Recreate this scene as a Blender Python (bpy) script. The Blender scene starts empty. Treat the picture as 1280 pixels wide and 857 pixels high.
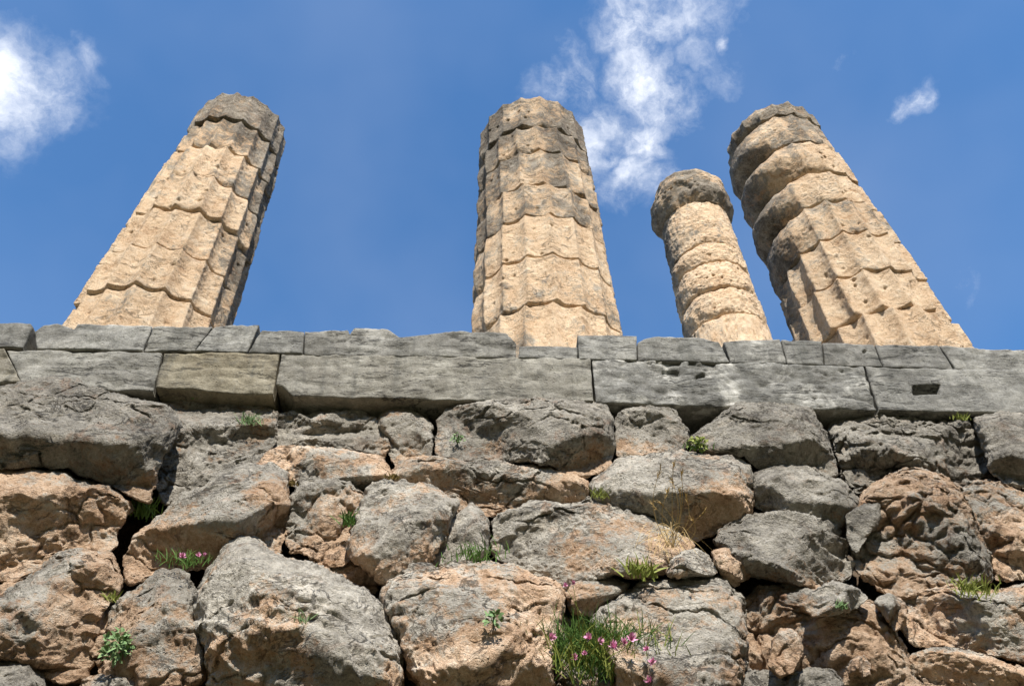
import bpy, math, random
import numpy as np
from mathutils import Vector, Matrix

scene = bpy.context.scene
COL = scene.collection
RNG = np.random.RandomState(7)
random.seed(7)

# ------------------------------------------------------------------ camera frame
F = 1045.0; CX, CY = 640.0, 428.5            # focal length in photo pixels, picture centre
VPX, VPY = 612.0, -600.0                     # zenith vanishing point
CAM = np.array([0.0, 0.0, 1.6])
up = np.array([VPX - CX, -(VPY - CY), -F]); up /= np.linalg.norm(up)
fw = np.array([0, 0, -1.0]); hh = fw - up * (fw @ up); hh /= np.linalg.norm(hh)
R = np.stack([np.cross(hh, up), hh, up])     # world = R @ camera
XC, YC, ZC = R[:, 0], R[:, 1], R[:, 2]

def rays(px, py):
    px = np.asarray(px, float); py = np.asarray(py, float)
    v = np.stack([px - CX, -(py - CY), np.full(px.shape, -F)], -1)
    v /= np.linalg.norm(v, axis=-1, keepdims=True)
    return v @ R.T

def project(P):
    c = (P - CAM) @ R
    return CX + F * c[..., 0] / -c[..., 2], CY - F * c[..., 1] / -c[..., 2], -c[..., 2]

PSI = math.radians(4.15)
EO = np.array([math.sin(PSI), -math.cos(PSI), 0])      # out of the wall, towards the viewer
ER = np.array([math.cos(PSI), math.sin(PSI), 0])       # along the wall to the right
EU = np.array([0, 0, 1.0])
D_FRONT = 4.70                                          # plane of the dressed blocks
BATTER = math.radians(14)
NQ = EO * math.cos(BATTER) + EU * math.sin(BATTER)
# plane of the boulder wall
_p = rays(640, 500); _p = CAM + _p * (D_FRONT / (_p @ -EO))
Q0 = _p - EO * 0.07

def on_front(px, py, back=0.0):
    r = rays(px, py)
    return CAM + r * ((D_FRONT + back) / (r @ -EO))[..., None]

def on_wall(px, py, back=0.0):
    r = rays(px, py)
    t = ((Q0 - NQ * back - CAM) @ NQ) / (r @ NQ)
    return CAM + r * t[..., None]

# ------------------------------------------------------------------ noise
_perm = np.random.RandomState(3).permutation(256).astype(np.int32)
_perm = np.concatenate([_perm, _perm])
_g = np.array([[1,1,0],[-1,1,0],[1,-1,0],[-1,-1,0],[1,0,1],[-1,0,1],[1,0,-1],[-1,0,-1],
               [0,1,1],[0,-1,1],[0,1,-1],[0,-1,-1],[1,1,0],[-1,1,0],[0,-1,1],[0,-1,-1]], np.float32)

def perlin(P, seed=0.0):
    P = P.astype(np.float32) + np.float32(seed * 17.31 + 100.0)
    i = np.floor(P); f = P - i; i = i.astype(np.int32) & 255
    u = f * f * f * (f * (f * 6 - 15) + 10)
    out = 0
    for dx in (0, 1):
        hx = _perm[(i[..., 0] + dx) & 255]; wx = u[..., 0] if dx else 1 - u[..., 0]
        for dy in (0, 1):
            hy = _perm[hx + ((i[..., 1] + dy) & 255)]; wy = u[..., 1] if dy else 1 - u[..., 1]
            for dz in (0, 1):
                h = _perm[hy + ((i[..., 2] + dz) & 255)] & 15
                g = _g[h]
                w = wx * wy * (u[..., 2] if dz else 1 - u[..., 2])
                out = out + w * (g[..., 0] * (f[..., 0] - dx) + g[..., 1] * (f[..., 1] - dy) + g[..., 2] * (f[..., 2] - dz))
    return out

def fbm(P, freq, octv=3, seed=0, gain=.5, kind=0):
    out = 0; a = 1.0; tot = 0
    for o in range(octv):
        v = perlin(P * freq, seed + o * 1.7)
        if kind == 1: v = 1 - 2 * np.abs(v) * 1.6      # ridged
        if kind == 2: v = np.abs(v) * 3.0 - .6         # billow
        out = out + v * a; tot += a; a *= gain; freq *= 2.07
    return out / tot

def worley(P, freq, seed=0):
    P = P * freq + seed * 13.7 + 50; i = np.floor(P).astype(np.int64); f = P - i
    best = np.full(P.shape[:-1], 9.0); sec = best.copy()
    for dx in (-1, 0, 1):
        for dy in (-1, 0, 1):
            for dz in (-1, 0, 1):
                a = _perm[(i[..., 0] + dx) & 255]; b = _perm[a + ((i[..., 1] + dy) & 255)]; c = _perm[b + ((i[..., 2] + dz) & 255)]
                ox = dx + _perm[c] / 256.0 - f[..., 0]; oy = dy + _perm[(c + 71) & 255] / 256.0 - f[..., 1]; oz = dz + _perm[(c + 139) & 255] / 256.0 - f[..., 2]
                d = ox * ox + oy * oy + oz * oz
                sec = np.minimum(sec, np.maximum(best, d)); best = np.minimum(best, d)
    return np.sqrt(best), np.sqrt(sec)

def facets(P, freq, seed=0, jit=.95):
    """chipped stone: shallow scallops that meet in sharp ridges"""
    Q = P * freq + seed * 9.1 + 60; i = np.floor(Q).astype(np.int64); f = Q - i
    val = np.full(P.shape[:-1], 9.0)
    for dx in (-1, 0, 1):
        for dy in (-1, 0, 1):
            for dz in (-1, 0, 1):
                a = _perm[(i[..., 0] + dx) & 255]; b = _perm[a + ((i[..., 1] + dy) & 255)]; c = _perm[b + ((i[..., 2] + dz) & 255)]
                ox = f[..., 0] - dx - _perm[c] / 256.0 * jit; oy = f[..., 1] - dy - _perm[(c + 71) & 255] / 256.0 * jit; oz = f[..., 2] - dz - _perm[(c + 139) & 255] / 256.0 * jit
                d = ox * ox + oy * oy + oz * oz
                v = d + .55 * ox * (_perm[(c + 23) & 255] / 128.0 - 1) + .55 * oy * (_perm[(c + 101) & 255] / 128.0 - 1) + .55 * oz * (_perm[(c + 199) & 255] / 128.0 - 1) + (_perm[(c + 57) & 255] / 256.0 - .5) * .3
                val = np.minimum(val, v)
    return (val - .12) / freq

def sstep(a, b, x):
    t = np.clip((x - a) / (b - a), 0, 1); return t * t * (3 - 2 * t)

# ------------------------------------------------------------------ mesh helpers
def make_mesh(name, V, quads, tris=None, attrs=None, mat=None, origin=None, smooth=True):
    V = np.asarray(V, np.float32).reshape(-1, 3)
    if origin is None: origin = V.mean(0)
    origin = np.asarray(origin, np.float32)
    me = bpy.data.meshes.new(name)
    me.vertices.add(len(V)); me.vertices.foreach_set('co', (V - origin).ravel())
    quads = np.asarray(quads, np.int32).reshape(-1, 4)
    nt = 0 if tris is None else len(tris)
    nl = quads.size + nt * 3
    me.loops.add(nl)
    li = quads.ravel() if not nt else np.concatenate([quads.ravel(), np.asarray(tris, np.int32).ravel()])
    me.loops.foreach_set('vertex_index', li)
    me.polygons.add(len(quads) + nt)
    st = np.arange(len(quads)) * 4
    if nt: st = np.concatenate([st, quads.size + np.arange(nt) * 3])
    me.polygons.foreach_set('loop_start', st.astype(np.int32))
    me.update(calc_edges=True)
    me.polygons.foreach_set('use_smooth', np.full(len(me.polygons), smooth))
    for k, v in (attrs or {}).items():
        a = me.attributes.new(k, 'FLOAT', 'POINT'); a.data.foreach_set('value', np.asarray(v, np.float32).ravel())
    if mat: me.materials.append(mat)
    me.validate()
    o = bpy.data.objects.new(name, me); COL.objects.link(o); o.location = Vector(origin.tolist())
    return o

def tag(o, label=None, cat=None, group=None, kind=None):
    if label: o['label'] = label
    if cat: o['category'] = cat
    if group: o['group'] = group
    if kind or cat: o['kind'] = kind or 'thing'
    return o

def grid_quads(nx, ny, wrap=False):
    i = np.arange(nx if wrap else nx - 1); j = np.arange(ny - 1)
    I, J = np.meshgrid(i, j, indexing='ij'); I2 = (I + 1) % nx
    return np.stack([I * ny + J, I2 * ny + J, I2 * ny + J + 1, I * ny + J + 1], -1).reshape(-1, 4)

def grid_normals(P, wrap=False):
    if wrap:
        du = np.roll(P, -1, 0) - np.roll(P, 1, 0)
    else:
        du = np.gradient(P, axis=0)
    dv = np.gradient(P, axis=1)
    n = np.cross(du, dv); l = np.linalg.norm(n, axis=-1, keepdims=True)
    return n / np.maximum(l, 1e-9)

# ------------------------------------------------------------------ materials
class NT:
    def __init__(s, name):
        s.m = bpy.data.materials.new(name); s.m.use_nodes = True; s.t = s.m.node_tree
        s.b = s.t.nodes['Principled BSDF']; s.out = s.t.nodes['Material Output']
    def n(s, typ, **kw):
        x = s.t.nodes.new(typ)
        for k, v in kw.items(): setattr(x, k, v)
        return x
    def link(s, a, b): s.t.links.new(a, b)
    def set(s, node, **kw):
        for k, v in kw.items(): node.inputs[k.replace('_', ' ')].default_value = v
    def noise(s, vec, scale, detail=5, rough=.6, dist=0.0):
        x = s.n('ShaderNodeTexNoise'); s.set(x, Scale=scale, Detail=detail, Roughness=rough, Distortion=dist); s.link(vec, x.inputs['Vector']); return x.outputs['Fac']
    def ramp(s, fac, stops, interp='LINEAR'):
        x = s.n('ShaderNodeValToRGB'); r = x.color_ramp; r.interpolation = interp
        while len(r.elements) < len(stops): r.elements.new(.5)
        for e, (p, c) in zip(r.elements, stops):
            e.position = p; e.color = (c[0], c[1], c[2], 1) if not isinstance(c, (int, float)) else (c, c, c, 1)
        s.link(fac, x.inputs['Fac']); return x.outputs['Color']
    def mix(s, fac, a, b, mode='MIX'):
        x = s.n('ShaderNodeMix', data_type='RGBA', blend_type=mode)
        for sock, v in ((x.inputs[0], fac), (x.inputs[6], a), (x.inputs[7], b)):
            if hasattr(v, 'is_linked') or hasattr(v, 'links'): s.link(v, sock)
            elif isinstance(v, (int, float)): sock.default_value = v
            else: sock.default_value = (v[0], v[1], v[2], 1)
        return x.outputs[2]
    def math(s, op, a, b=None, clamp=False):
        x = s.n('ShaderNodeMath', operation=op); x.use_clamp = clamp
        for sock, v in zip(x.inputs, (a, b)):
            if v is None: continue
            if isinstance(v, (int, float)): sock.default_value = v
            else: s.link(v, sock)
        return x.outputs[0]
    def attr(s, name):
        x = s.n('ShaderNodeAttribute'); x.attribute_name = name; return x.outputs['Fac']
    def scaled(s, vec, sc, rot=(0, 0, 0)):
        x = s.n('ShaderNodeMapping'); x.inputs['Scale'].default_value = sc; x.inputs['Rotation'].default_value = rot; s.link(vec, x.inputs['Vector']); return x.outputs[0]
    def pos(s):
        return s.n('ShaderNodeNewGeometry').outputs['Position']

def stone_material(name, fresh, grey, bump=.5, streak=0.0, fine=1.0, tone=False, rustc=((.20, .085, .035), (.46, .22, .10))):
    k = NT(name); P = k.pos()
    n1 = k.noise(P, 2.6, 6, .62, .6); n2 = k.noise(P, 9, 7, .68, .3); n3 = k.noise(P, 48 * fine, 6, .7); n4 = k.noise(P, 1.1, 3, .5)
    # granular tone variation mixed from several scales
    mid = k.math('ADD', k.math('MULTIPLY', n1, .34), k.math('ADD', k.math('MULTIPLY', n2, .33), k.math('MULTIPLY', n3, .33)))
    cf = k.ramp(mid, fresh); cg = k.ramp(mid, grey)
    pat = k.attr('patina')
    pf = k.math('ADD', pat, k.math('MULTIPLY', k.math('SUBTRACT', n2, .5), 1.5))
    pf = k.math('ADD', pf, k.math('MULTIPLY', k.math('SUBTRACT', n3, .5), .8))
    pf = k.ramp(pf, [(.36, 0.0), (.62, 1.0)])
    c = k.mix(pf, cf, cg)
    # rusty veins
    v = k.ramp(k.noise(P, 4.2, 8, .7, 1.2), [(.56, 0.0), (.68, 1.0)])
    v = k.math('MULTIPLY', v, k.attr('rust'))
    c = k.mix(k.math('MULTIPLY', v, .75), c, k.ramp(n2, [(.3, rustc[0]), (.7, rustc[1])]))
    # pale lichen flecks and dark specks
    l = k.ramp(k.noise(P, 17, 5, .75), [(.66, 0.0), (.73, 1.0)])
    c = k.mix(k.math('MULTIPLY', l, .45), c, (.58, .54, .47))
    d = k.ramp(k.noise(P, 31, 6, .75), [(.30, 1.0), (.37, 0.0)])
    c = k.mix(k.math('MULTIPLY', d, .6), c, (.055, .047, .038))
    if streak:
        st = k.noise(k.scaled(P, (9, 9, .7)), 1.0, 5, .6)
        c = k.mix(k.math('MULTIPLY', k.ramp(st, [(.52, 0.0), (.66, 1.0)]), streak), c, (.085, .082, .075))
    gr = k.ramp(k.noise(P, 150 * fine, 3, .8), [(.34, (.62, .6, .58)), (.5, (1, 1, 1)), (.66, (1.32, 1.31, 1.29))])
    c = k.mix(.5, c, gr, 'MULTIPLY')
    lt = k.ramp(k.noise(P, 5.5, 7, .72, .4), [(.54, 0.0), (.68, 1.0)])
    c = k.mix(k.math('MULTIPLY', lt, .35), c, (.72, .65, .54))
    ve = k.math('ABSOLUTE', k.math('SUBTRACT', k.noise(k.scaled(P, (1, 1, 1.7)), 3.3, 9, .62, .8), .5))
    ve = k.math('MULTIPLY', k.ramp(ve, [(.0, 1.0), (.014, 0.0)]), k.ramp(k.noise(P, 2.1, 3, .5), [(.45, 0.0), (.58, 1.0)]))
    c = k.mix(k.math('MULTIPLY', ve, .4), c, (.05, .038, .028))
    pit = k.n('ShaderNodeTexVoronoi'); k.set(pit, Scale=30 * fine, Randomness=1.0); k.link(k.n('ShaderNodeVectorMath', operation='ADD').outputs[0], pit.inputs['Vector'])
    va = pit.inputs['Vector'].links[0].from_node; k.link(P, va.inputs[0])
    nv = k.n('ShaderNodeTexNoise'); k.set(nv, Scale=22.0, Detail=3.0); k.link(P, nv.inputs['Vector'])
    sv = k.n('ShaderNodeVectorMath', operation='SCALE'); k.link(nv.outputs['Color'], sv.inputs[0]); sv.inputs['Scale'].default_value = .06; k.link(sv.outputs[0], va.inputs[1])
    pm = k.math('MULTIPLY', k.ramp(pit.outputs['Distance'], [(.10, 1.0), (.26, 0.0)]), k.ramp(k.noise(P, 3.7, 4, .6), [(.46, 0.0), (.58, 1.0)]))
    c = k.mix(k.math('MULTIPLY', pm, .55), c, (.07, .052, .038))
    if tone:
        tn = k.attr('tone'); cmb = k.n('ShaderNodeCombineColor')
        for q in range(3): k.link(tn, cmb.inputs[q])
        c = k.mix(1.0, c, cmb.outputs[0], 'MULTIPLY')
    k.link(c, k.b.inputs['Base Color'])
    k.b.inputs['Roughness'].default_value = .93; k.b.inputs['Specular IOR Level'].default_value = .18
    # relief
    vo = k.n('ShaderNodeTexVoronoi'); k.set(vo, Scale=42 * fine); k.link(P, vo.inputs['Vector'])
    h = k.math('ADD', k.math('MULTIPLY', n3, .55), k.math('MULTIPLY', k.noise(P, 130, 4, .7), .3))
    h = k.math('ADD', h, k.math('MULTIPLY', n2, .8))
    h = k.math('SUBTRACT', h, k.math('MULTIPLY', k.ramp(vo.outputs['Distance'], [(.05, 1.0), (.3, 0.0)]), .16))
    h = k.math('SUBTRACT', h, k.math('MULTIPLY', pm, .5))
    h = k.math('SUBTRACT', h, k.math('MULTIPLY', ve, .7))
    b = k.n('ShaderNodeBump'); b.inputs['Strength'].default_value = bump; b.inputs['Distance'].default_value = .045
    k.link(h, b.inputs['Height']); k.link(b.outputs['Normal'], k.b.inputs['Normal'])
    return k.m

M_ROCK = stone_material('weathered_limestone',
    [(.36, (.155, .095, .056)), (.46, (.37, .247, .158)), (.54, (.50, .362, .25)), (.66, (.72, .60, .46))],
    [(.36, (.065, .058, .048)), (.46, (.215, .196, .165)), (.54, (.335, .308, .26)), (.66, (.56, .52, .45))], bump=1.0, tone=True)
M_COL = stone_material('tan_column_limestone',
    [(.36, (.39, .23, .13)), (.45, (.68, .48, .305)), (.54, (.81, .615, .42)), (.66, (.90, .78, .61))],
    [(.36, (.055, .045, .034)), (.46, (.17, .142, .11)), (.54, (.315, .27, .215)), (.66, (.52, .46, .38))], bump=.8, fine=1.1, tone=True, rustc=((.44, .215, .10), (.68, .42, .235)))

def block_material():
    k = NT('grey_dressed_limestone'); P = k.pos()
    ox = k.attr('shade')
    n1 = k.noise(P, 3.0, 6, .6, .4); n2 = k.noise(P, 14, 7, .7); n3 = k.noise(P, 70, 5, .7)
    mid = k.math('ADD', k.math('MULTIPLY', n1, .4), k.math('ADD', k.math('MULTIPLY', n2, .35), k.math('MULTIPLY', n3, .25)))
    c = k.ramp(mid, [(.36, (.085, .082, .074)), (.46, (.178, .172, .157)), (.54, (.235, .228, .208)), (.66, (.40, .388, .355))])
    c = k.mix(k.attr('rust'), c, k.ramp(mid, [(.36, (.10, .078, .048)), (.48, (.20, .17, .115)), (.56, (.27, .235, .165)), (.68, (.42, .37, .28))]))
    # lime wash patches
    w = k.ramp(k.noise(P, 2.3, 6, .68, .5), [(.50, 0.0), (.62, 1.0)])
    w = k.math('MULTIPLY', w, k.attr('patina'))
    c = k.mix(k.math('MULTIPLY', w, .8), c, (.78, .75, .68))
    # water stains running down the face
    st = k.noise(k.scaled(P, (6.5, 6.5, .45)), 1.0, 5, .65)
    c = k.mix(k.math('MULTIPLY', k.ramp(st, [(.52, 0.0), (.64, 1.0)]), .5), c, (.10, .10, .09))
    # fine bedding cracks
    cr = k.noise(k.scaled(P, (2.4, 2.4, 20)), 1.0, 7, .72, .25)
    crm = k.math('MULTIPLY', k.ramp(cr, [(.36, 1.0), (.40, 0.0)]), k.ramp(k.noise(P, 1.7, 3, .6), [(.46, 0.15), (.58, 1.0)]))
    crm2 = k.math('MULTIPLY', crm, k.ramp(n1, [(.4, 1.0), (.6, .2)]))
    c = k.mix(k.math('MULTIPLY', crm2, .7), c, (.035, .033, .03))
    ve = k.math('ABSOLUTE', k.math('SUBTRACT', k.noise(k.scaled(P, (1.2, 1.2, 7.5)), 1.5, 9, .6, .3), .5))
    ve = k.math('MULTIPLY', k.ramp(ve, [(.0, 1.0), (.012, 0.0)]), k.ramp(k.noise(P, 1.9, 3, .5), [(.44, .1), (.56, 1.0)]))
    c = k.mix(k.math('MULTIPLY', ve, .75), c, (.035, .033, .03))
    gr = k.ramp(k.noise(P, 120, 3, .8), [(.34, (.7, .7, .69)), (.5, (1, 1, 1)), (.66, (1.25, 1.25, 1.24))])
    c = k.mix(.6, c, gr, 'MULTIPLY')
    ds = k.ramp(k.noise(P, 8, 7, .72), [(.36, 1.0), (.46, 0.0)])
    c = k.mix(k.math('MULTIPLY', ds, .45), c, (.07, .068, .06))
    l = k.ramp(k.noise(P, 26, 5, .75), [(.64, 0.0), (.72, 1.0)])
    c = k.mix(k.math('MULTIPLY', l, .4), c, (.60, .57, .50))
    c = k.mix(1.0, c, k.ramp(ox, [(0.0, (.7, .7, .7)), (1.0, (1.3, 1.3, 1.28))]), 'MULTIPLY')
    k.link(c, k.b.inputs['Base Color']); k.b.inputs['Roughness'].default_value = .9; k.b.inputs['Specular IOR Level'].default_value = .2
    h = k.math('ADD', k.math('MULTIPLY', n3, .35), k.math('MULTIPLY', n2, .6))
    pit = k.n('ShaderNodeTexVoronoi'); k.set(pit, Scale=34.0); k.link(P, pit.inputs['Vector'])
    pm = k.math('MULTIPLY', k.ramp(pit.outputs['Distance'], [(.10, 1.0), (.24, 0.0)]), k.ramp(k.noise(P, 5.5, 4, .65), [(.50, 0.0), (.60, 1.0)]))
    h = k.math('SUBTRACT', h, k.math('MULTIPLY', pm, .8))
    h = k.math('SUBTRACT', h, k.math('MULTIPLY', crm, .6)); h = k.math('SUBTRACT', h, k.math('MULTIPLY', ve, .8))
    b = k.n('ShaderNodeBump'); b.inputs['Strength'].default_value = .8; b.inputs['Distance'].default_value = .02
    k.link(h, b.inputs['Height']); k.link(b.outputs['Normal'], k.b.inputs['Normal'])
    return k.m
M_BLOCK = block_material()

def plain_material(name, stops, scale=6, rough=.9, bump=.0, trans=0.0):
    k = NT(name); P = k.pos(); n = k.noise(P, scale, 5, .6)
    k.link(k.ramp(n, stops), k.b.inputs['Base Color']); k.b.inputs['Roughness'].default_value = rough
    k.b.inputs['Specular IOR Level'].default_value = .25
    if trans: k.b.inputs['Subsurface Weight'].default_value = trans; k.b.inputs['Subsurface Radius'].default_value = (.004, .006, .002)
    if bump:
        b = k.n('ShaderNodeBump'); b.inputs['Strength'].default_value = bump; b.inputs['Distance'].default_value = .05
        k.link(k.noise(P, scale * 4, 6, .7), b.inputs['Height']); k.link(b.outputs['Normal'], k.b.inputs['Normal'])
    return k.m
M_EARTH = plain_material('brown_earth', [(.3, (.05, .032, .02)), (.7, (.13, .085, .055))], 9, .97, .8)
M_GROUND = plain_material('dry_ground', [(.3, (.035, .042, .02)), (.7, (.09, .085, .05))], 1.2, .97, .6)
M_SLAB = plain_material('platform_stone', [(.3, (.22, .21, .19)), (.7, (.36, .34, .30))], 2.5, .92, .5)
M_LEAF = plain_material('green_leaf', [(.3, (.06, .135, .025)), (.7, (.15, .25, .06))], 30, .6)
M_LEAF_GREY = plain_material('grey_green_leaf', [(.3, (.11, .20, .075)), (.7, (.24, .34, .15))], 30, .65)
M_LEAF_YEL = plain_material('yellow_green_leaf', [(.3, (.16, .20, .03)), (.7, (.30, .32, .08))], 30, .65)
M_DRY = plain_material('dry_straw', [(.3, (.38, .25, .09)), (.7, (.60, .44, .20))], 30, .7)
M_PINK = plain_material('pink_petal', [(.3, (.62, .19, .38)), (.7, (.82, .45, .60))], 60, .6)
M_MOSS = plain_material('brown_moss', [(.3, (.10, .075, .02)), (.7, (.22, .15, .05))], 40, .9)

# ------------------------------------------------------------------ boulders
ROCKS = []          # (P grid) kept for seating the plants
def poly_radius(poly, pole, nth=720):
    th = np.linspace(-math.pi, math.pi, nth, endpoint=False)
    d = np.stack([np.cos(th), np.sin(th)], -1); best = np.zeros(nth)
    p = np.asarray(poly, float) - pole
    for a, b in zip(p, np.roll(p, -1, 0)):
        e = b - a
        den = d[:, 0] * e[1] - d[:, 1] * e[0]
        den = np.where(np.abs(den) < 1e-9, 1e-9, den)
        t = (a[0] * e[1] - a[1] * e[0]) / den
        s = (a[0] * d[:, 1] - a[1] * d[:, 0]) / den
        ok = (t > 0) & (s >= -1e-6) & (s <= 1 + 1e-6)
        best = np.where(ok, np.maximum(best, t), best)
    k = np.ones(9) / 9
    ext = np.concatenate([best[-4:], best, best[:4]])
    return th, np.convolve(ext, k, 'valid')

GROUP_R = 'boulders of the dry stone retaining wall'
def rock(label, poly, b=.3, p=2.4, pole=None, planes=(), nrand=5, rough=1.0, lump=0.0, pits=0.0, ripple=0.0, strata=0.0,
         patina=.5, rust=.3, back=0.0, grow=.99, name='boulder', group=GROUP_R, cat='boulder', seed=None, grad=.35, thick=None, tone=1.0):
    idx = len(ROCKS); lump = lump * .62; rough = .55 + .45 * rough; tone = tone * 1.25; patina = patina + .04
    rs = np.random.RandomState(100 + (idx if seed is None else seed))
    poly = np.asarray(poly, float)
    lo, hi = poly.min(0), poly.max(0); size = (hi - lo)
    if pole is None:
        x, y = poly[:, 0], poly[:, 1]; x2, y2 = np.roll(x, -1), np.roll(y, -1); cr = x * y2 - x2 * y
        A = cr.sum(); pole = np.array([((x + x2) * cr).sum() / (3 * A), ((y + y2) * cr).sum() / (3 * A)])
    pole = np.asarray(pole, float)
    th, Rt = poly_radius(poly, pole)
    jn = perlin(np.stack([np.cos(th) * 2.2, np.sin(th) * 2.2, th * 0 + idx], -1) , 5) * .05 + perlin(np.stack([np.cos(th) * 7, np.sin(th) * 7, th * 0 + idx], -1), 6) * .035
    Rt = Rt * (grow + jn)
    n = int(np.clip(max(size) * 1.0, 56, 230))
    g = np.linspace(-1, 1, n); X, Y = np.meshgrid(g, g, indexing='ij')
    dx = X * np.sqrt(1 - Y * Y / 2); dy = Y * np.sqrt(1 - X * X / 2)
    r = np.hypot(dx, dy); ang = np.arctan2(dy, dx)
    rad = np.interp(ang, th, Rt, period=2 * math.pi)
    FR = .8
    a = np.clip(r / FR, 0, 1) * math.pi / 2
    s = np.sin(a) ** (2 / p); h = b * np.maximum(np.cos(a), 0) ** (2 / p)
    ab = np.clip((r - FR) / (1 - FR), 0, 1) * math.radians(75)
    s = np.where(r > FR, np.cos(ab), s)
    px = pole[0] + np.cos(ang) * rad * s; py = pole[1] + np.sin(ang) * rad * s
    P0 = on_wall(px, py, back); C = CAM - P0; C /= np.linalg.norm(C, axis=-1, keepdims=True)
    mppx = np.linalg.norm(CAM - P0[n // 2, n // 2]) / F
    # facets: explicit ones (px, py, height, right, up, out) and random ones
    pl = []
    for (qx, qy, h0, nr, nu, no) in planes:
        A = on_wall(np.array(qx), np.array(qy), back); c = CAM - A; c /= np.linalg.norm(c)
        nn = nr * ER + nu * EU + no * EO; pl.append((A + c * h0, nn / np.linalg.norm(nn)))
    cc = CAM - on_wall(np.array(pole[0]), np.array(pole[1])); cc /= np.linalg.norm(cc)
    for q in range(nrand + (0 if planes else 2)):
        t = rs.rand() * 2 * math.pi; f = .35 + .45 * rs.rand()
        rr = np.interp((t + math.pi) % (2 * math.pi) - math.pi, th, Rt, period=2 * math.pi)
        A = on_wall(np.array(pole[0] + math.cos(t) * rr * f), np.array(pole[1] + math.sin(t) * rr * f), back)
        h0 = b * (1 - f ** p) ** (1 / p) * (.62 + .3 * rs.rand())
        kk = (.25 + .7 * rs.rand()) * b / (rr * mppx) * 1.2
        nn = cc + kk * (math.cos(t) * XC - math.sin(t) * YC) + .15 * rs.randn(3)
        pl.append((A + cc * h0, nn / np.linalg.norm(nn)))
    for A, nn in pl:
        den = np.maximum(C @ nn, .12)
        hp = np.maximum(((A - P0) @ nn) / den, .03 * b)
        k = 1 / (.02 * b + .005)
        m = np.minimum(h, hp); hs = m - np.log(np.exp(-k * (h - m)) + np.exp(-k * (hp - m))) / k
        h = np.where(r > FR, h, np.maximum(hs, 0))
    tb = thick if thick else max(.3, .45 * max(size) * mppx)
    depth = np.where(r > FR, -tb * np.sin(ab), h)
    P = P0 + C * depth[..., None]
    # relief
    sd = idx * 3.1 + rs.rand() * 5
    N = grid_normals(P)
    if (N[n // 2, n // 2] @ cc) < 0: N = -N
    sc = min(1.0, .35 + max(size) / 220)
    w = fbm(P, 1.7, 2, sd) * .07 * sc
    P = P + C * w[..., None]
    N = grid_normals(P); N = -N if (N[n // 2, n // 2] @ cc) < 0 else N
    warp = np.stack([perlin(P * 3.5, sd + 1), perlin(P * 3.5, sd + 2), perlin(P * 3.5, sd + 3)], -1)
    wf = np.stack([perlin(P * 16, sd + 4), perlin(P * 16, sd + 5), perlin(P * 16, sd + 6)], -1)
    Pw = P + warp * .07 + wf * .018
    ani = np.array([.8, .8, 1.5])
    big = facets(Pw * ani, 2.4, sd) * .17 * rough * sc + facets(Pw * ani, 6.0, sd + 1) * (.10 + .16 * sstep(-.2, .25, perlin(P * 1.9, sd + 31))) * rough
    d = facets(Pw, 14, sd + 2) * (.15 + .22 * sstep(-.15, .25, perlin(P * 2.7, sd + 32))) * rough + facets(Pw, 34, sd + 3) * .30 * rough
    d += (fbm(Pw, 6, 3, sd + 20, .55, 1) - .35) * .009 * rough + fbm(P, 42, 2, sd + 30) * .007 * rough
    f1, f2 = worley(Pw * ani, 3.4, sd + 11)                     # a few deep cracks
    crk = sstep(.07, .0, f2 - f1) * sstep(-.05, .25, perlin(P * 2.1, sd + 12))
    big -= crk * .024 * rough
    if lump:
        q1, q2 = worley(Pw, 5.5, sd + 5); q3, q4 = worley(Pw, 13, sd + 6)
        big += lump * (np.sqrt(np.maximum(.75 - q1, 0)) - .5) * .055 + lump * (np.sqrt(np.maximum(.75 - q3, 0)) - .5) * .03
        big -= lump * sstep(.14, 0, q2 - q1) * .025
    if pits:
        q1, q2 = worley(P * np.array([1, 1, 1.25]) + wf * .02, 7.5, sd + 7)
        d -= pits * .035 * sstep(.36, .1, q1) * sstep(-.1, .2, perlin(P * 2.5, sd + 13))
        q1, q2 = worley(P + wf * .01, 17, sd + 8); d -= pits * .016 * sstep(.36, .1, q1) * sstep(-.1, .2, perlin(P * 3.5, sd + 14))
    if ripple:
        ax = ER * .5 + EU * .86
        q = P @ ax * 36 + perlin(P * 2.2, sd) * 4.5 + perlin(P * 7, sd + 3) * 1.2
        m = sstep(-.1, .25, perlin(P * 1.7, sd + 5))
        d -= ripple * .010 * (np.abs(np.sin(q)) ** .6 - .5) * (.35 + .65 * m)
    if strata:
        ax = EU * .93 + ER * .25
        q = P @ ax * 9 + perlin(P * 1.6, sd) * 2.2
        saw = q - np.floor(q); saw = np.where(saw < .72, saw / .72, (1 - saw) / .28); saw = np.clip(saw * (.6 + .8 * perlin(P * 2.3, sd + 18)), 0, 1)
        d += strata * .035 * (saw ** 1.6 - .4) * (.4 + sstep(-.2, .3, perlin(P * 1.3, sd + 8)))
    k1 = .55 + .45 * sc
    P = P + C * (big * k1)[..., None] + N * (d * k1)[..., None]
    # where the grey patina lies: on the weathered outer and upper skin, broken up by noise
    N = grid_normals(P); N = -N if (N[n // 2, n // 2] @ cc) < 0 else N
    vv = (pole[1] - py) / max(size[1], 1)
    pa = patina + fbm(P, 1.7, 3, sd + 50) * 1.05 + grad * vv
    V = P.reshape(-1, 3)
    quads = grid_quads(n, n)
    # close the back
    I = np.arange(n * n).reshape(n, n)
    loop = np.concatenate([I[:-1, 0], I[-1, :-1], I[:0:-1, -1], I[0, :0:-1]])
    V = np.concatenate([V, V[loop].mean(0, keepdims=True)])
    tris = np.stack([loop, np.full(len(loop), n * n), np.roll(loop, -1)], -1)
    cx = lambda A_: np.append(A_.ravel(), 0.5)
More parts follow.
